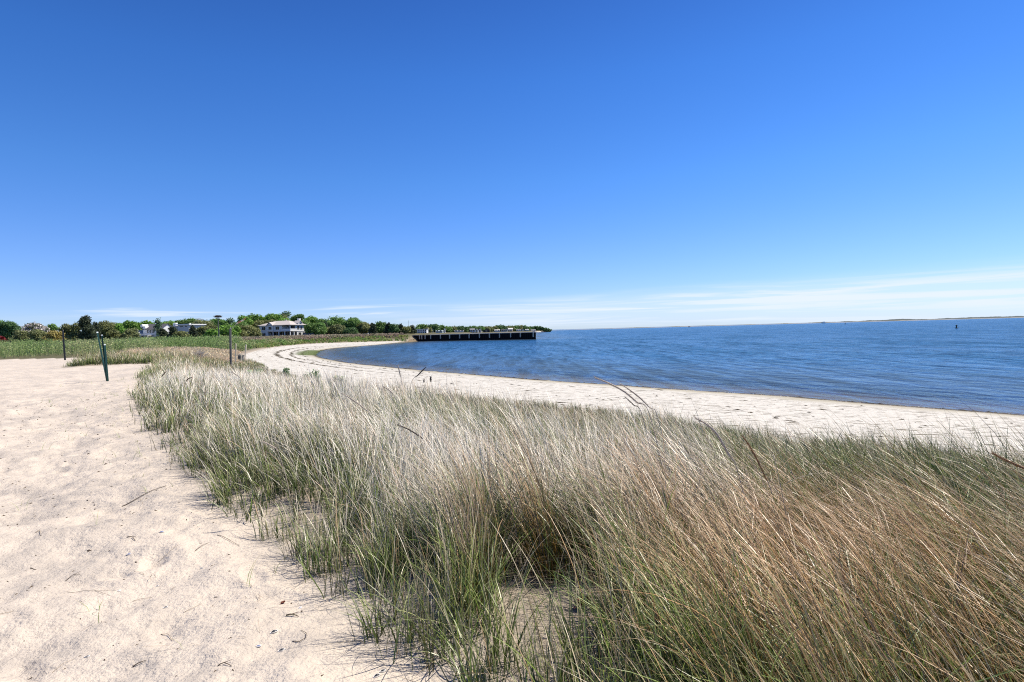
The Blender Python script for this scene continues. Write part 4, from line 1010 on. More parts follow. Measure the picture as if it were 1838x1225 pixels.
for k, qx in enumerate((266.5, 269.5, 272.5, 275.5, 278.5)): window(gh, (X_(qx), 0, Z_(596)), .36, 1.1, 0, -1, 1)
window(gh, (X_(249.5), -3.5, Z_(603.5)), 1.0, .8, 0, -1, 1)
b = MB(); b.box(X_(256), X_(278), -3.0, -.05, Z_(603.2), Z_(602)); b.build('deck', M_WHITE, gh)
b = MB()
for k in range(12): b.box(X_(256.5) + k * .36, X_(256.5) + k * .36 + .06, -3.0, -2.94, Z_(602), Z_(599.8))
b.box(X_(256), X_(278), -3.01, -2.93, Z_(599.8), Z_(599.4)); b.build('deck_rail', M_WHITE, gh)
for qx in (257, 264, 271, 277.5): b = MB(); b.box(X_(qx) - .1, X_(qx) + .1, -2.9, -2.7, -1, Z_(603.2)); b.build('deck_post', M_WHITE, gh)
b = MB(); b.box(X_(260.4) - .12, X_(260.4) + .12, .2, .5, Z_(602), Z_(594)); b.build('column', M_WHITE, gh)

# flat-roofed house
D2 = 225.0; s2 = D2 / F; p0 = at(300, 600, D2); fh = empty('flat_roofed_house', (p0[0], D2, at(300, 603, D2)[2]), radians(-8))
tag(fh, 'pale flat-roofed modern house with white fascia and square chimney', 'house')
X2 = lambda px: (px - 300) * s2; Z2 = lambda py: (603 - py) * s2
b = MB(); b.box(X2(299), X2(322), 1.5, 9, -1, Z2(587)); b.box(X2(322), X2(343), 0, 9.0, -1, Z2(585)); b.build('wall', M_GREYWALL, fh)
b = MB(); b.box(X2(299) - .3, X2(323), 1.1, 9.4, Z2(587), Z2(585.5)); b.box(X2(315), X2(346), -.5, 9.5, Z2(585) + .02, Z2(583)); b.build('roof', M_WHITE, fh)
b = MB(); b.box(X2(301.5), X2(306.5), 3, 4.2, Z2(585.5), Z2(580)); b.build('chimney', M_WHITE, fh)
b = MB(); b.box(X2(333), X2(335), 3, 3.6, Z2(583), Z2(581.5)); b.build('vent', M_WHITE, fh)
window(fh, (X2(329), 0, Z2(587.2)), 1.6, .5, 0, -1, 1); window(fh, (X2(338), 0, Z2(587.2)), 1.0, .5, 0, -1, 1); window(fh, (X2(319), 1.5, Z2(589)), .4, .8, 0, -1, 1); window(fh, (X2(308), 1.5, Z2(590)), 1.2, .8, 0, -1, 2)

# small white house glimpsed among the trees
def far_house(x0, x1, topy, D, wall, roof, rtype, label, nw=3, chim=None, group=None, storeys=1, z0=None, name='far_house'):
    s_ = D / F; cx = (x0 + x1) / 2; p_ = at(cx, topy, D); z0 = gz(p_[0], D) - .2 if z0 is None else z0
    h = p_[2] - z0; wd_ = (x1 - x0) * s_; dp = min(9, wd_ * .8)
    ro = empty(name, (p_[0], D, z0), radians(rng.uniform(-6, 6)))
    b = MB(); rb = MB(); rh = h * .30
    if rtype == 'flat': b.box(-wd_ / 2, wd_ / 2, 0, dp, -1, h - .35); rb.box(-wd_ / 2 - .4, wd_ / 2 + .4, -.4, dp + .4, h - .35, h); hw = h - .35
    elif rtype == 'x': hw = h - rh; gablewall(b, -wd_ / 2, wd_ / 2, 0, dp, -1, hw, rh - .2, 'x'); gableroof(rb, -wd_ / 2, wd_ / 2, 0, dp, hw, rh - .15, .3, .2, 'x')
    else: hw = h - rh * 1.2; gablewall(b, -wd_ / 2, wd_ / 2, 0, dp, -1, hw, rh * 1.2 - .2, 'y'); gableroof(rb, -wd_ / 2, wd_ / 2, 0, dp, hw, rh * 1.2 - .15, .3, .22, 'y')
    b.build('wall', wall, ro); rfo = rb.build('roof', roof, ro)
    for st_ in range(storeys):
        zz = hw * (.40 if storeys == 1 else (.26, .76)[st_]) + .4 * (storeys == 1)
        for k in range(nw): window(ro, (-wd_ / 2 + wd_ * (k + .5) / nw, 0, zz + .5 * (storeys == 1)), min(1.3, wd_ / nw * .5), 1.2, 0, -1, 1)
    if chim is not None: b = MB(); b.box(chim * wd_ - .45, chim * wd_ + .45, dp * .4, dp * .4 + .9, hw, h + 1.1); b.build('chimney', M_WHITE, rfo)
    tag(ro, label, 'house', group); return ro
far_house(652, 660, 592, 262, M_WHITE, M_ROOFGREY, 'y', 'tiny white gabled house glimpsed between trees left of the narrow cedar', 2)
far_house(742, 765.5, 591, 430, M_WHITE, M_WHITE, 'flat', 'long white flat-topped house with two rows of dark windows', 6, storeys=2)
far_house(782, 794, 593.4, 450, M_GREENWALL, M_GREENWALL, 'x', 'low grey-green house with pitched roof behind the wharf', 2)
far_house(793, 799, 592.6, 455, M_WHITE, M_ROOFGREY, 'y', 'narrow white gable with a chimney beside the grey-green house', 1, chim=.3)
far_house(816, 832, 593.4, 500, M_WHITE, M_ROOFGREY, 'x', 'low white house with wide grey roof behind the wharf', 3)
far_house(843.5, 852, 590, 560, M_BLUEWALL, M_ROOFGREY, 'x', 'blue-grey two-storey house in the middle of the wharf row', 2, storeys=2)
far_house(852.5, 858, 590.6, 565, M_WHITE, M_ROOFGREY, 'y', 'white gabled house touching the blue-grey one', 1, storeys=2)
far_house(858.5, 863.5, 590.2, 570, M_WHITE, M_ROOFDARK, 'y', 'white gabled house with dark roof right of the other white gable', 1, storeys=2)
far_house(867.5, 878.5, 591.4, 590, M_DARK, M_ROOFDARK, 'y', 'dark barn-like house with white trim among pale houses', 1)
far_house(888, 897, 592, 620, M_GREYWALL, M_WHITE, 'x', 'low house with a bright white roof', 2)
far_house(900, 907, 591.6, 650, M_BLUEWALL, M_ROOFDARK, 'x', 'small blue house left of the tan one', 2)
far_house(907.5, 911, 590.4, 655, M_WHITE, M_ROOFGREY, 'y', 'slim white gable between blue and tan houses', 1)
far_house(912, 920, 589.5, 660, M_TANWALL, M_WHITE, 'x', 'tan house with white trimmed roof', 3, storeys=2)
far_house(927, 935, 591, 700, M_WHITE, M_ROOFGREY, 'x', 'white house with grey roof right of the tan house', 2)
far_house(936.5, 941, 590.6, 710, M_WHITE, M_ROOFDARK, 'y', 'narrow white gable near the right end of the far houses', 1)
far_house(943.5, 949, 591.2, 740, M_GREENWALL, M_WHITE, 'x', 'pale green house near the wharf end', 2)
far_house(953, 961, 591.6, 760, M_WHITE, M_ROOFGREY, 'x', 'last white house before the end of the wharf', 2)

# ------------------------------------------------------------------ wharf
A = np.array([*BK0]); B = np.array([*BK1]); LB = float(np.linalg.norm(B - A)); ang = math.atan2(B[1] - A[1], B[0] - A[0])
zt = 2.72
wf = empty('wharf', (A[0], A[1], 0), ang); tag(wf, 'long black-faced wharf with pale vertical timbers jutting into the bay', 'wharf')
b = MB(); nseg = 150; b.box(-9, 0, -.12, .5, -1, zt - .25)
for i in range(nseg):
    x0, x1 = LB * i / nseg, LB * (i + 1) / nseg; o_ = .0 if i % 2 else .14
    b.box(x0, x1, -o_, .5, -2.2, zt - .25)
rl = lambda vx, vy: Vector((vx * cos(ang) + vy * sin(ang), -vx * sin(ang) + vy * cos(ang), 0))
sdv = rl(1.2, 49.0); fw_ = rl(-40, 42)
def side(b, x0, y0, w_, za, zb_):
    b.prism([(x0, y0, za), (x0 - w_, y0 + .01, za), (x0 - w_, y0 + .01, zb_), (x0, y0, zb_)], sdv)
side(b, LB, .5, .6, -2.2, zt - .25)
b.build('sheet_piling', M_SHEET, wf)
b = MB(); b.box(-9, LB + .35, -.35, 1.0, zt - .24, zt); side(b, LB + .34, 1.0, 1.0, zt - .241, zt - .003); b.build('cap_beam', M_CONC, wf)
b = MB(); b.prism([(-3, 1.01, zt - .3), (LB - 1.0, 1.01, zt - .3), (LB - 1.0, 1.01, zt - .06), (-3, 1.01, zt - .06)], sdv * .95); b.build('deck', M_CONC, wf)
fx = [742, 754.5, 758.5, 764.5, 774.5, 792, 808.5, 826.5, 843.5, 862, 880, 898, 918, 935.5, 958.5]
for q in fx:
    r_ = ray(q, 605)[0]; # intersect sight line with the wharf face
    t_ = (r_ * A[1] - A[0]) / ((B[0] - A[0]) - r_ * (B[1] - A[1])); xx = t_ * LB
    b = MB(); b.box(xx - .22, xx + .22, -.62, -.36, .85, zt - .1); b.build('fender_timber', M_PILE, wf)

# ------------------------------------------------------------------ posts, nest platform, mast, windsock
def pole(name, base_px, base_py, top_px, top_py, D, r, mat, label, cat, parts=None, sides=10, dtop=0.0):
    a = at(base_px, base_py, D); tpt = at(top_px, top_py, D + dtop); g = gz(a[0], D); root = empty(name, (a[0], D, g))
    return root, Vector(a) - Vector((a[0], D, g)), Vector(tpt) - Vector((a[0], D, g))
# fence stakes of green metal (T section) with white tips
def stake(bpx, bpy_, tpx, tpy, D, label, dt):
    root, a, tp = pole('metal_stake', bpx, bpy_, tpx, tpy, D, .03, M_GREENMETAL, label, 'stake', dtop=dt)
    d_ = (tp - Vector((0, 0, 0))); Ln = d_.length; q = d_.to_track_quat('Z', 'Y').to_matrix().to_4x4()
    b = MB(); b.box(-.035, .035, -.006, .006, -.4, Ln - .05, q); b.box(-.005, .005, -.045, -.0062, -.4, Ln - .051, q)
    for k in range(int(Ln / .055) - 3): b.box(-.012, .012, .0062, .016, .05 + k * .055, .075 + k * .055, q)
    b.build('shaft', M_GREENMETAL, root)
    b = MB(); b.box(-.037, .037, -.008, .008, Ln - .05, Ln, q); b.box(-.007, .007, -.047, -.0082, Ln - .05, Ln - .001, q); b.build('tip', M_TIP, root)
    tag(root, label, 'stake', 'green metal stakes')
stake(191.5, 676, 174.5, 596, 25.2, 'tallest dark green metal stake, leaning left, of the bundle in the sand', .15)
stake(192.3, 676, 183.5, 601, 25.0, 'middle dark green metal stake of the leaning bundle', -.1)
stake(193.5, 677, 188.0, 618, 24.8, 'shortest dark green metal stake, right side of the bundle', .05)
root, a, tp = pole('black_post', 117, 644, 112.8, 594, 55, .03, None, '', '')
b = MB(); b.tube([(0, 0, -.5), tuple(tp)], [.08, .07], 10); b.build('shaft', M_BLACKMETAL, root)
b = MB(); b.tube([tuple(tp), tuple(tp + Vector((-.01, 0, .07)))], [.09, .05], 10); b.build('cap', M_BLACKMETAL, root)
tag(root, 'thin black post left of the dark cedar at the edge of the sand', 'post')
# grey post with windsock
D = 44.0; root, a, tp = pole('wooden_post', 414, 645, 413.2, 590.5, D, .1, None, '', '')
b = MB(); b.tube([(0, 0, -.6), tuple(tp * .5), tuple(tp)], [.09, .085, .08], 12); b.build('shaft', M_GREYWOOD, root)
b = MB(); b.tube([tuple(tp + Vector((.03, 0, -.02))), tuple(tp + Vector((.03, 0, .10)))], .025, 8); b.build('eye_bolt', M_ROPE, root)
tag(root, 'weathered grey wooden post at the head of the beach, windsock tied to its top', 'post')
p1 = at(414.5, 590.5, D); p2 = at(424, 581.5, D - .2); p3 = at(433, 576.5, D - .5); p4 = at(441.5, 570.5, D - .9)
ws = empty('windsock', p1)
b = MB(); R0 = lambda p: Vector(p) - Vector(p1)
b.tube([(0, 0, 0), R0(p2) * .5 + Vector((0, 0, -.05)), R0(p2)], .014, 5); b.build('cord', M_ROPE, ws)
pts = [R0(p2), R0(p2) * .6 + R0(p3) * .4, R0(p3), R0(p3) * .5 + R0(p4) * .5 + Vector((0, 0, -.03)), R0(p4)]
b = MB(); b.tube(pts, [.035, .06, .06, .05, .02], 10, False); so = b.build('sleeve', M_SOCK, ws, True)
ua = so.data.attributes.new('u', 'FLOAT', 'POINT'); ua.data.foreach_set('value', np.repeat(np.linspace(0, .98, 5), 10).astype(np.float32))
tag(ws, 'faded red and white windsock streaming up to the right from the grey post', 'windsock')
# pale stakes and old stump
def wstake(bx_, by_, tx, ty, D, label, r=.03):
    root, a, tp = pole('wooden_stake', bx_, by_, tx, ty, D, r, None, '', '')
    q = tp.to_track_quat('Z', 'Y').to_matrix().to_4x4(); b = MB(); Ln = tp.length
    b.box(-r, r, -r * .7, r * .7, -.3, Ln - .05, q); b.add([q @ Vector(v) for v in ((-r, -r * .7, Ln - .05), (r, -r * .7, Ln - .05), (r, r * .7, Ln - .05), (-r, r * .7, Ln - .05), (0, 0, Ln))], [(0, 1, 4), (1, 2, 4), (2, 3, 4), (3, 0, 4)])
    b.build('shaft', M_PALEWOOD, root); tag(root, label, 'stake', 'pale wooden stakes')
wstake(422.2, 643.5, 423.4, 616.5, 49, 'tall thin pale stake just right of the grey post', .042)
wstake(439.3, 638.8, 441.5, 618.5, 57, 'pale stake tilted right beside the sand of the far beach', .06)
wstake(432.3, 643, 432.6, 636.5, 50, 'shortest pale stake between the two taller ones', .035)
p0 = at(432, 633, 56); g = gz(p0[0], 56); root = empty('tree_stump', (p0[0], 56, g))
b = MB(); b.lathe((0, 0, 0), [(-.2, .34), (.1, .30), (.35, .26), (.55, .28), (.62, .20)], 9); b.build('wood', M_GREYWOOD, root)
b = MB(); b.tube([(-.6, 0, .62), (-.1, .02, .66), (.35, 0, .60)], [.03, .05, .03], 6); b.build('branch', M_GREYWOOD, root)
tag(root, 'dark weathered stump with a stick across it, between the pale stakes', 'stump')
# osprey nest platform
D = 130.0; tpn = at(391.3, 570, D); g = gz(tpn[0], D); root = empty('nest_platform', (tpn[0], D, g)); hN = tpn[2] - g
b = MB(); b.tube([(0, 0, -.5), (0.05, 0, hN * .5), (0, 0, hN)], [.15, .13, .11], 8); b.build('pole', M_GREYWOOD, root)
b = MB(); b.box(-.6, .6, -.6, .6, hN, hN + .10)
for sgn in (-1, 1): b.tube([(0, 0, hN - .7), (sgn * .5, 0, hN)], .04, 5)
b.build('platform', M_GREYWOOD, root)
b = MB()
for i in range(170):
    a = rng.uniform(0, 2 * pi); rr = rng.uniform(.1, .62); zz = hN + .1 + rng.uniform(0, .34) * (1.1 - rr * .6); dd = rng.normal(0, 1, 2); dd /= np.linalg.norm(dd); l_ = rng.uniform(.2, .5)
    c_ = Vector((cos(a) * rr, sin(a) * rr, zz)); v = Vector((dd[0] * l_, dd[1] * l_, rng.normal(0, .07))); b.tube([c_ - v, c_ + v], .02, 4)
b.build('nest', M_NEST, root); tag(root, 'tall pole carrying a bird nest platform piled with sticks', 'nest platform')
# radio mast and white light pole
D = 300.0; tpm = at(733, 574.5, D); g = gz(tpm[0], D); root = empty('radio_mast', (tpm[0], D, g)); b = MB(); h_ = tpm[2] - g
b.tube([(0, 0, -.3), (0, 0, h_ * .6), (0, 0, h_)], [.12, .07, .035], 6); b.build('shaft', M_CONC, root)
b = MB(); b.box(-.35, .35, -.02, .02, h_ * .8, h_ * .8 + .05); b.box(-.25, .25, -.021, .019, h_ * .88, h_ * .88 + .05); b.build('crossbar', M_CONC, root)
tag(root, 'very thin radio mast above the cedars left of the wharf', 'mast')
D = 300.0; tpm = at(777, 591.5, D); root = empty('light_pole', (tpm[0], D, 2.45)); h_ = tpm[2] - 2.45; b = MB(); b.tube([(0, 0, 0), (0, 0, h_)], [.09, .06], 6); b.build('shaft', M_WHITE, root)
b = MB(); b.tube([(0, 0, h_ - .1), (-.5, 0, h_ + .1), (-.9, 0, h_ + .05)], .05, 5); b.build('arm', M_WHITE, root); tag(root, 'short white light pole on the wharf right of the long white house', 'light pole')

# ------------------------------------------------------------------ buoys, boats, far barrier shore
def buoy(px, py, D, sc, label):
    p0 = on_z(px, py, 0); D = p0[1]; root = empty('buoy', (p0[0], p0[1], 0))
    b = MB(); b.lathe((0, 0, 0), [(-.4, .55 * sc), (.0, .62 * sc), (.22 * sc, .62 * sc), (.3 * sc, .35 * sc)], 14); b.build('float', M_BUOY, root)
    b = MB(); b.lathe((0, 0, .29 * sc), [(0, .20 * sc), (.55 * sc, .20 * sc), (.62 * sc, .30 * sc), (1.0 * sc, .32 * sc), (1.12 * sc, .18 * sc)], 12); b.build('tower', M_BUOY, root)
    tag(root, label, 'buoy')
buoy(1717, 589.6, 0, .85, 'dark green can buoy floating on the right side of the bay')
buoy(1517, 582.4, 0, 1.5, 'tiny distant buoy left of the large green one, close to the far shore')
M_HULLR = simple('dull red hull', (.18, .04, .03), .5, .2, 3); 
def boat(px, py, Lh, mat, label, cabin=True):
    p0 = on_z(px, py, 0); root = empty('boat', (p0[0], p0[1], 0), .2)
    b = MB(); q = [(-.5, .9), (-.48, 1.0), (.2, 1.0), (.5, 0.05)]; Wd = Lh * .28; hh_ = Lh * .16
    P = []
    for zz, k in ((-.2, .7), (hh_, 1)):
        P += [(-.5 * Lh * k, -Wd / 2 * k, zz), (.2 * Lh, -Wd / 2 * k, zz), (.5 * Lh * (1 if k == 1 else .85), 0, zz + (.15 * hh_ if k == 1 else 0)), (.2 * Lh, Wd / 2 * k, zz), (-.5 * Lh * k, Wd / 2 * k, zz)]
    b.add(P, [(4, 3, 2, 1, 0), (5, 6, 7, 8, 9)] + [(i, (i + 1) % 5, 5 + (i + 1) % 5, 5 + i) for i in range(5)]); b.build('hull', mat, root)
    if cabin:
        b = MB(); b.box(-.2 * Lh, .12 * Lh, -Wd * .33, Wd * .33, hh_, hh_ + .16 * Lh); b.build('cabin', M_WHITE, root)
    tag(root, label, 'boat')
boat(1479, 580.8, 16, M_WHITE, 'white motorboat with a cabin running far out near the barrier shore')
boat(1237, 587.6, 8, M_HULLR, 'tiny dark red boat far out below the horizon')
# wake behind the white boat: thin foam ridge
# barrier shore: a low ridge of sand with scrub, a few kilometres off
pxs = np.linspace(985, 2300, 900); Dd = 2600 - 500 * sstep(1300, 1900, pxs)
xs = (pxs - W / 2) / F * Dd
hgt_ = (3.2 + 5.5 * np.clip(fbm(pxs / 22, pxs * 0, 61, 5) - .25, 0, 1)) * sstep(985, 1060, pxs) * (.55 + .45 * sstep(1380, 1560, pxs)) + 3.0 * np.exp(-((pxs - 1610) / 45) ** 2) + 2.2 * np.exp(-((pxs - 1770) / 60) ** 2)
Vv = []; prof = [(0, -1), (14, 1.0), (40, .7), (60, .9), (110, 1.0), (190, .75), (330, .0)]
for i in range(len(pxs)):
    for k_, (dy, f_) in enumerate(prof):
        zz = (-1.0 if k_ == 0 else 1.2 if k_ == 1 else hgt_[i] * f_ + rng.uniform(-.3, .5) * (k_ > 2)) if k_ < 6 else -1
        Vv.append((xs[i] * (Dd[i] + dy) / Dd[i], Dd[i] + dy, zz))
Vv = np.array(Vv); npf = len(prof); i = np.arange(len(pxs) - 1)[:, None]; j = np.arange(npf - 1)[None, :]
Fq = np.stack([i * npf + j, (i + 1) * npf + j, (i + 1) * npf + j + 1, i * npf + j + 1], -1).reshape(-1, 4)
M_FAR, t, p = newmat('barrier shore'); pos = geo_pos(t); sz_ = t.nodes.new('ShaderNodeSeparateXYZ'); L(t, pos, sz_.inputs[0])
nn = NOISE(t, pos, .02, 4, .6)
f_ = RANGE(t, MATH(t, 'ADD', sz_.outputs[2], MATH(t, 'MULTIPLY', MATH(t, 'SUBTRACT', nn, .5), 3.0)), 1.2, 2.0)
L(t, MIX(t, f_, (.34, .33, .30), (.045, .06, .05)), p.inputs['Base Color']); p.inputs['Roughness'].default_value = .9
o = fastmesh('far_shore', Vv, Fq, M_FAR, smooth=True); tag(o, 'low barrier beach with sand and dark scrub along the horizon', 'shore', kind='structure')

# ------------------------------------------------------------------ seed-head stalks standing out of the grass
def stalk(pxs_, D, mat, label, head=.5, r=.0065, cat='grass stalk', dD=0.0):
    pts = [Vector(at(a, b, D + dD * k / len(pxs_))) for k, (a, b) in enumerate(pxs_)]      # tip first
    tip, base = pts[0], pts[-1]; d_ = (pts[-1] - pts[-2]).normalized()
    foot = Vector((base.x - WIND[0] * .18, base.y - WIND[1] * .05, gz(base.x, base.y) - .02))
    root = empty('grass_stalk', (foot.x, foot.y, foot.z + .02))
    mid = base * .55 + foot * .45 + d_ * .06
    ctrl = [foot, mid] + list(reversed(pts))
    C_ = []                                                       # Catmull-Rom
    for i in range(len(ctrl) - 1):
        p0, p1, p2, p3 = ctrl[max(0, i - 1)], ctrl[i], ctrl[i + 1], ctrl[min(len(ctrl) - 1, i + 2)]
        for k in range(8):
            u = k / 8; C_.append(.5 * ((2 * p1) + (-p0 + p2) * u + (2 * p0 - 5 * p1 + 4 * p2 - p3) * u * u + (-p0 + 3 * p1 - 3 * p2 + p3) * u ** 3))
    C_.append(ctrl[-1]); O = Vector(root.location); C_ = [c_ - O for c_ in C_]
    Ls = [0]
    for i in range(1, len(C_)): Ls.append(Ls[-1] + (C_[i] - C_[i - 1]).length)
    tot = Ls[-1]; hs_ = tot - head; k0 = next(i for i, l in enumerate(Ls) if l > hs_)
    b = MB(); b.tube(C_[:k0 + 1], [.0024] * (k0 + 1), 5); b.build('stem', M_STALKPALE, root)
    hp = C_[k0:]; n_ = len(hp)
    b = MB(); b.tube(hp, [max(.0022, r * .8 * (math.sin(pi * min(1, (i + .6) / (n_ + .2))) ** .6)) for i in range(n_)], 7)
    for i in range(n_ - 1):                                        # bristly spikelets
        for q in range(7):
            u = q / 7; c_ = hp[i] * (1 - u) + hp[i + 1] * u; dr = (hp[i + 1] - hp[i]).normalized(); sd__ = dr.cross(Vector(rng.normal(0, 1, 3))).normalized()
            b.add([c_ + sd__ * r * .3, c_ + sd__ * r * .5 + dr * .006, c_ + sd__ * r * 1.6 + dr * .022], [(0, 1, 2)])
    b.build('seed_head', mat, root); tag(root, label, cat, 'seed-bearing grass stalks')
stalk([(1067, 677.5), (1092, 688), (1120, 703), (1143, 722), (1165, 742)], 3.9, M_STALKPALE, 'longest arching pale seed stalk, its tip crossing the blue water edge', .42, .0075, dD=-.1)
stalk([(1113, 689), (1131, 701), (1149, 715), (1166, 732), (1180, 748)], 4.1, M_STALKPALE, 'pale seed stalk arching just right of the longest one', .30, .0065)
stalk([(1122, 713), (1137, 727), (1152, 744)], 4.4, M_STALKDARK, 'short dark seed stalk below the two arching ones over the beach', .16, .005)
stalk([(1247, 750), (1268, 762), (1286, 779), (1307, 814), (1324, 847)], 3.2, M_STALKPALE, 'thick bleached seed stalk bent over the dark green grass on the right', .36, .0075)
stalk([(1333, 783), (1345, 801), (1356, 820), (1371, 851), (1385, 885)], 3.2, M_STALKBROWN, 'rusty brown seed stalk right of the thick bleached one', .30, .006)
stalk([(1780, 813), (1800, 824), (1822, 834), (1850, 846), (1885, 860)], 2.9, M_STALKBROWN, 'orange seed stalk reaching in from the right edge', .30, .0075)
stalk([(714, 656), (717, 668), (721, 687)], 8.5, M_STALKPALE, 'upright pale seed stalk against the beach in front of the bay', .22, .011)
stalk([(765, 659), (752, 672), (738, 689)], 8.2, M_STALKDARK, 'dark seed stalk slanting right, beside the upright pale one', .24, .011)
stalk([(773, 676), (773, 682), (774, 690)], 9.0, M_STALKDARK, 'small dark seed head poking up right of the slanting one', .1, .016)
stalk([(761, 681), (761, 686), (762, 693)], 9.2, M_STALKDARK, 'tiny dark seed head between slanting stalk and small upright one', .06, .012)
stalk([(614, 706), (639, 722), (664, 741), (690, 760)], 5.2, M_STALKPALE, 'pale arching seed stalk left of centre above the bleached grass', .30, .008)
stalk([(712, 762), (735, 772), (755, 785), (775, 801)], 4.6, M_STALKDARK, 'dark arching seed stalk in the middle of the bleached grass', .26, .007)
stalk([(471, 793), (486, 800), (500, 814)], 4.8, M_STALKPALE, 'short drooping seed stalk over the green grass on the left', .16, .008)
stalk([(686, 693), (700, 702), (709, 714), (714, 732)], 7.2, M_STALKPALE, 'thin pale seed stalk behind the arching one left of centre', .25, .009)
stalk([(415, 668), (428, 676), (438, 690)], 9.5, M_STALKPALE, 'pale curved stalk right of the white-topped grass, near the green shrubs', .2, .010)
stalk([(290, 677), (298, 668), (309, 670)], 11, M_STALKDARK, 'small dark hooked seed head in the white-topped grass on the left', .14, .012)
stalk([(334, 684), (341, 679), (352, 680)], 11, M_STALKDARK, 'dark hooked seed head right of the smaller hook in the white grass', .14, .013)

# ------------------------------------------------------------------ shells, twigs and leaves lying on the sand
def lay(px, py): 
    z_ = 1.8
    for _ in range(6): q = on_z(px, py, z_); z_ = gz(q[0], q[1])
    return Vector((q[0], q[1], z_))
def mussel(px, py, size, rot, mat, label, inner=None, name='mussel_shell'):
    p_ = lay(px, py); root = empty(name, p_, rot); b = MB(); n = 14; rings = 4
    for k in range(rings + 1):
        f_ = 1 - k / rings * .999; zz = size * .22 * (1 - f_ ** 2)
        for i in range(n):
            a = 2 * pi * i / n; wv = .33 * (1 + .35 * cos(a)); b.v.append((size * .5 * cos(a) * f_, size * wv * sin(a) * f_, zz + .001))
    for k in range(rings):
        for i in range(n): i2 = (i + 1) % n; b.f.append((k * n + i, k * n + i2, (k + 1) * n + i2, (k + 1) * n + i))
    b.build('shell', mat, root, True)
    b = MB(); P_ = []
    for i in range(n): a = 2 * pi * i / n; wv = .33 * (1 + .35 * cos(a)); P_.append((size * .5 * cos(a) * 1.04, size * wv * sin(a) * 1.04, .0015))
    b.prism(P_, (0, 0, .0022)); b.build('rim', inner or M_SHELLW, root); tag(root, label, 'shell')
mussel(491.5, 1135, .040, .9, M_SHELLB, 'largest black mussel shell on the foreground sand'); mussel(505.5, 1168, .034, .7, M_SHELLB, 'black mussel shell just below the largest one')
mussel(464, 1160, .026, .2, M_SHELLI, 'blue mussel shell fragment left of the two black shells'); mussel(539, 1092, .024, 1.2, M_SHELLI, 'blue shell fragment near the foot of the grass')
mussel(297, 1091, .026, .8, M_SHELLB, 'small black mussel shell left of the large ones, mid sand'); mussel(231, 995, .032, .6, M_SHELLI, 'grey-blue mussel shell farther up the track')
mussel(290, 955.5, .036, .4, M_SHELLI, 'blue mussel shell lying farthest up the track'); mussel(214, 1061, .026, 0, M_SHELLW, 'single small white shell on the sand', name='white_shell')
mussel(676, 1214, .034, .9, M_SHELLB, 'dark shell at the bottom edge near the grass'); mussel(687, 1205.5, .030, .5, M_SHELLB, 'dark shell touching the one at the bottom edge, slightly higher')
mussel(156, 1179.5, .024, .5, M_SHELLB, 'lone black shell at the lower left of the sand'); mussel(362, 1020.8, .022, .3, M_SHELLB, 'small dark shell fragment close under the blue-grey one', name='shell_fragment')
mussel(282, 1053, .022, 1.1, M_SHELLB, 'tiny dark shell left of the curled twig'); mussel(358, 950, .022, 1.1, M_SHELLB, 'tiny black shell near the top of the bare sand, by the grass')
def twig(pts, label, mat=M_TWIG, r=.0016, name='twig', cat='twig', fork=False):
    P_ = [lay(a, b) for a, b in pts]; o_ = P_[0]; root = empty(name, o_); q = []
    r = r * .68
    for i in range(len(P_) - 1):
        for k in range(4): c_ = P_[i] * (1 - k / 4) + P_[i + 1] * (k / 4); c_ = Vector((c_.x, c_.y, gz(c_.x, c_.y) + r * 1.2 + .006 * math.sin(pi * (i + k / 4) / (len(P_) - 1)))); q.append(c_ - o_)
    q.append(P_[-1] - o_ + Vector((0, 0, r))); b = MB(); n_ = len(q); b.tube(q, [r * (1.1 - .6 * i / n_) for i in range(n_)], 5); b.build('stick', mat, root)
    if fork: b = MB(); m_ = q[n_ // 2]; b.tube([m_, m_ + (q[-1] - q[0]).normalized() * .02 + Vector((.012, .02, .004))], [r * .7, r * .3], 5); b.build('side_shoot', mat, root)
    tag(root, label, cat, 'sticks on the sand')
twig([(219, 907), (245, 893), (272, 882), (298, 872)], 'long dark seed stalk lying flat on the sand, pointing to the grass', M_TWIG, .006)
twig([(120, 1063), (165, 1062), (208, 1060)], 'long thin horizontal twig on the left sand', fork=True); twig([(170, 1061), (185, 1067), (198, 1070)], 'short twig branching below the long horizontal one')
twig([(238, 1080), (255, 1077), (273, 1073)], 'thin twig beside the small white shell', M_STRAW, .002); twig([(94, 1208), (112, 1195), (133, 1184)], 'straight straw slanting across the lower left sand', M_STRAW)
twig([(238, 1198), (250, 1193), (262, 1187)], 'short dark twig near the bottom left of centre', M_TWIG, .004); twig([(391, 1196), (402, 1193), (416, 1197)], 'small kinked twig below the black shells', M_TWIG, .0035, fork=True)
twig([(525, 1152), (538, 1154), (549, 1148), (550, 1139), (540, 1132)], 'curled dark twig shaped like a hook, right of the black shells', M_TWIG, .003); twig([(514, 1106), (524, 1106), (536, 1108)], 'lumpy dark twig next to the blue fragment', M_TWIG, .0055, fork=True)
twig([(283, 1011), (300, 996), (320, 979)], 'straw running diagonally on the mid sand', M_STRAW, .0018); twig([(289, 1139), (300, 1140), (309, 1151)], 'small curved pale root on the sand', M_STRAW, .0025)
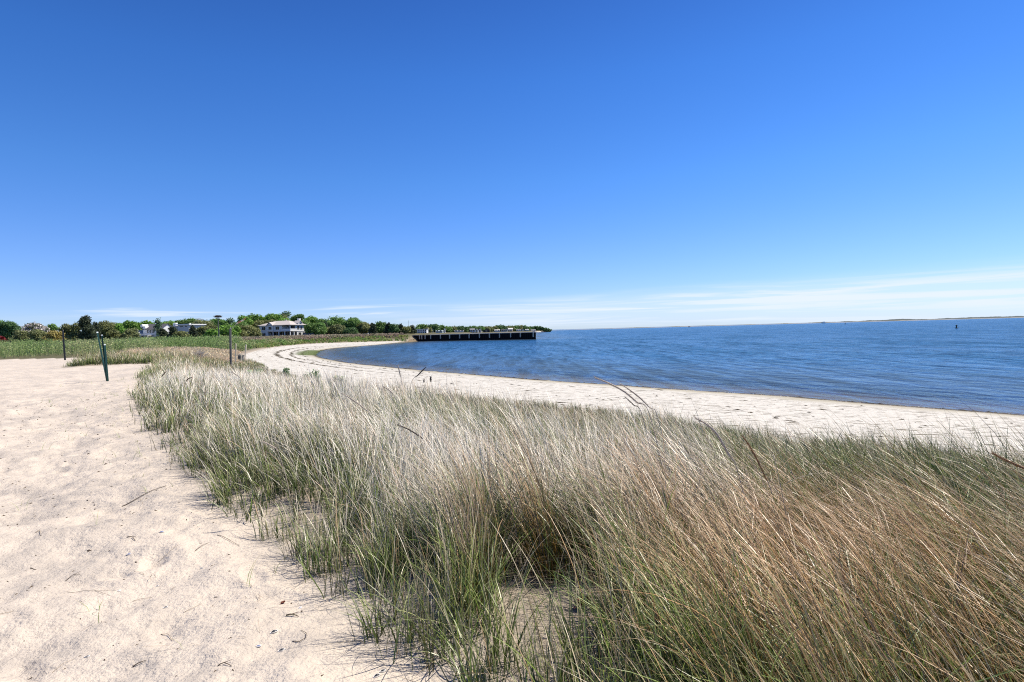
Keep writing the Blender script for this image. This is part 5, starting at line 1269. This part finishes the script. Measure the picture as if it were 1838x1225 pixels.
twig([(64, 957), (72, 953), (72, 960)], 'bent orange straw at the left side of the track', M_STRAW, .0035); twig([(228, 965), (238, 966), (243, 972)], 'small broken brown twig high on the track', M_TWIG, .0045, fork=True)
twig([(118, 1047), (132, 1040), (144, 1034)], 'dark rough twig pointing up right on the left sand', M_TWIG, .003, fork=True); twig([(350, 1092), (330, 1100)][::-1] + [(362, 1084)], 'short straw left of the blue shell fragment', M_STRAW, .0018)
twig([(0, 1103), (14, 1102), (26, 1097)], 'straw at the left edge of the sand', M_STRAW, .002); twig([(390, 961), (408, 969), (430, 981)], 'dark curved stem leading into the grass', M_TWIG, .003)
twig([(350, 990), (362, 982), (374, 975)], 'dark straight twig below the grass edge', M_TWIG, .003); twig([(308, 1060), (316, 1054)], 'tiny straw beside the dark shell', M_STRAW, .002)
def leaf(px, py, s_, rot, label, lift=.02):
    p_ = lay(px, py); root = empty('dead_leaf', p_ + Vector((0, 0, lift)), rot); b = MB(); nx, ny = 7, 5; P_ = []
    for i in range(nx):
        u = i / (nx - 1); wv = math.sin(pi * min(.98, u * .92 + .05)) * .36
        for j in range(ny): v = (j / (ny - 1) - .5) * 2; P_.append((s_ * (u - .5), s_ * wv * v, s_ * (.25 * v * v + .3 * (u - .5) ** 2)))
    b.add(P_, [(i * ny + j, (i + 1) * ny + j, (i + 1) * ny + j + 1, i * ny + j + 1) for i in range(nx - 1) for j in range(ny - 1)])
    b.add([(x_, y_, z_ - .0015) for x_, y_, z_ in P_], [(i * ny + j + 1, (i + 1) * ny + j + 1, (i + 1) * ny + j, i * ny + j) for i in range(nx - 1) for j in range(ny - 1)])
    b.build('blade', M_DEADLEAF, root, True); b = MB(); b.tube([(-s_ * .75, 0, .0), (-s_ * .5, 0, s_ * .08)], .002, 5); b.build('leaf_stalk', M_DEADLEAF, root)
    tag(root, label, 'leaf')
leaf(1048, 1092, .10, .7, 'curled reddish brown dead leaf in the shaded hollow of the grass'); leaf(1106, 1112, .09, 2.0, 'second brown dead leaf at the right of the hollow'); leaf(508, 1084, .03, 1.0, 'small dark curled leaf on sand at the grass edge', .004)
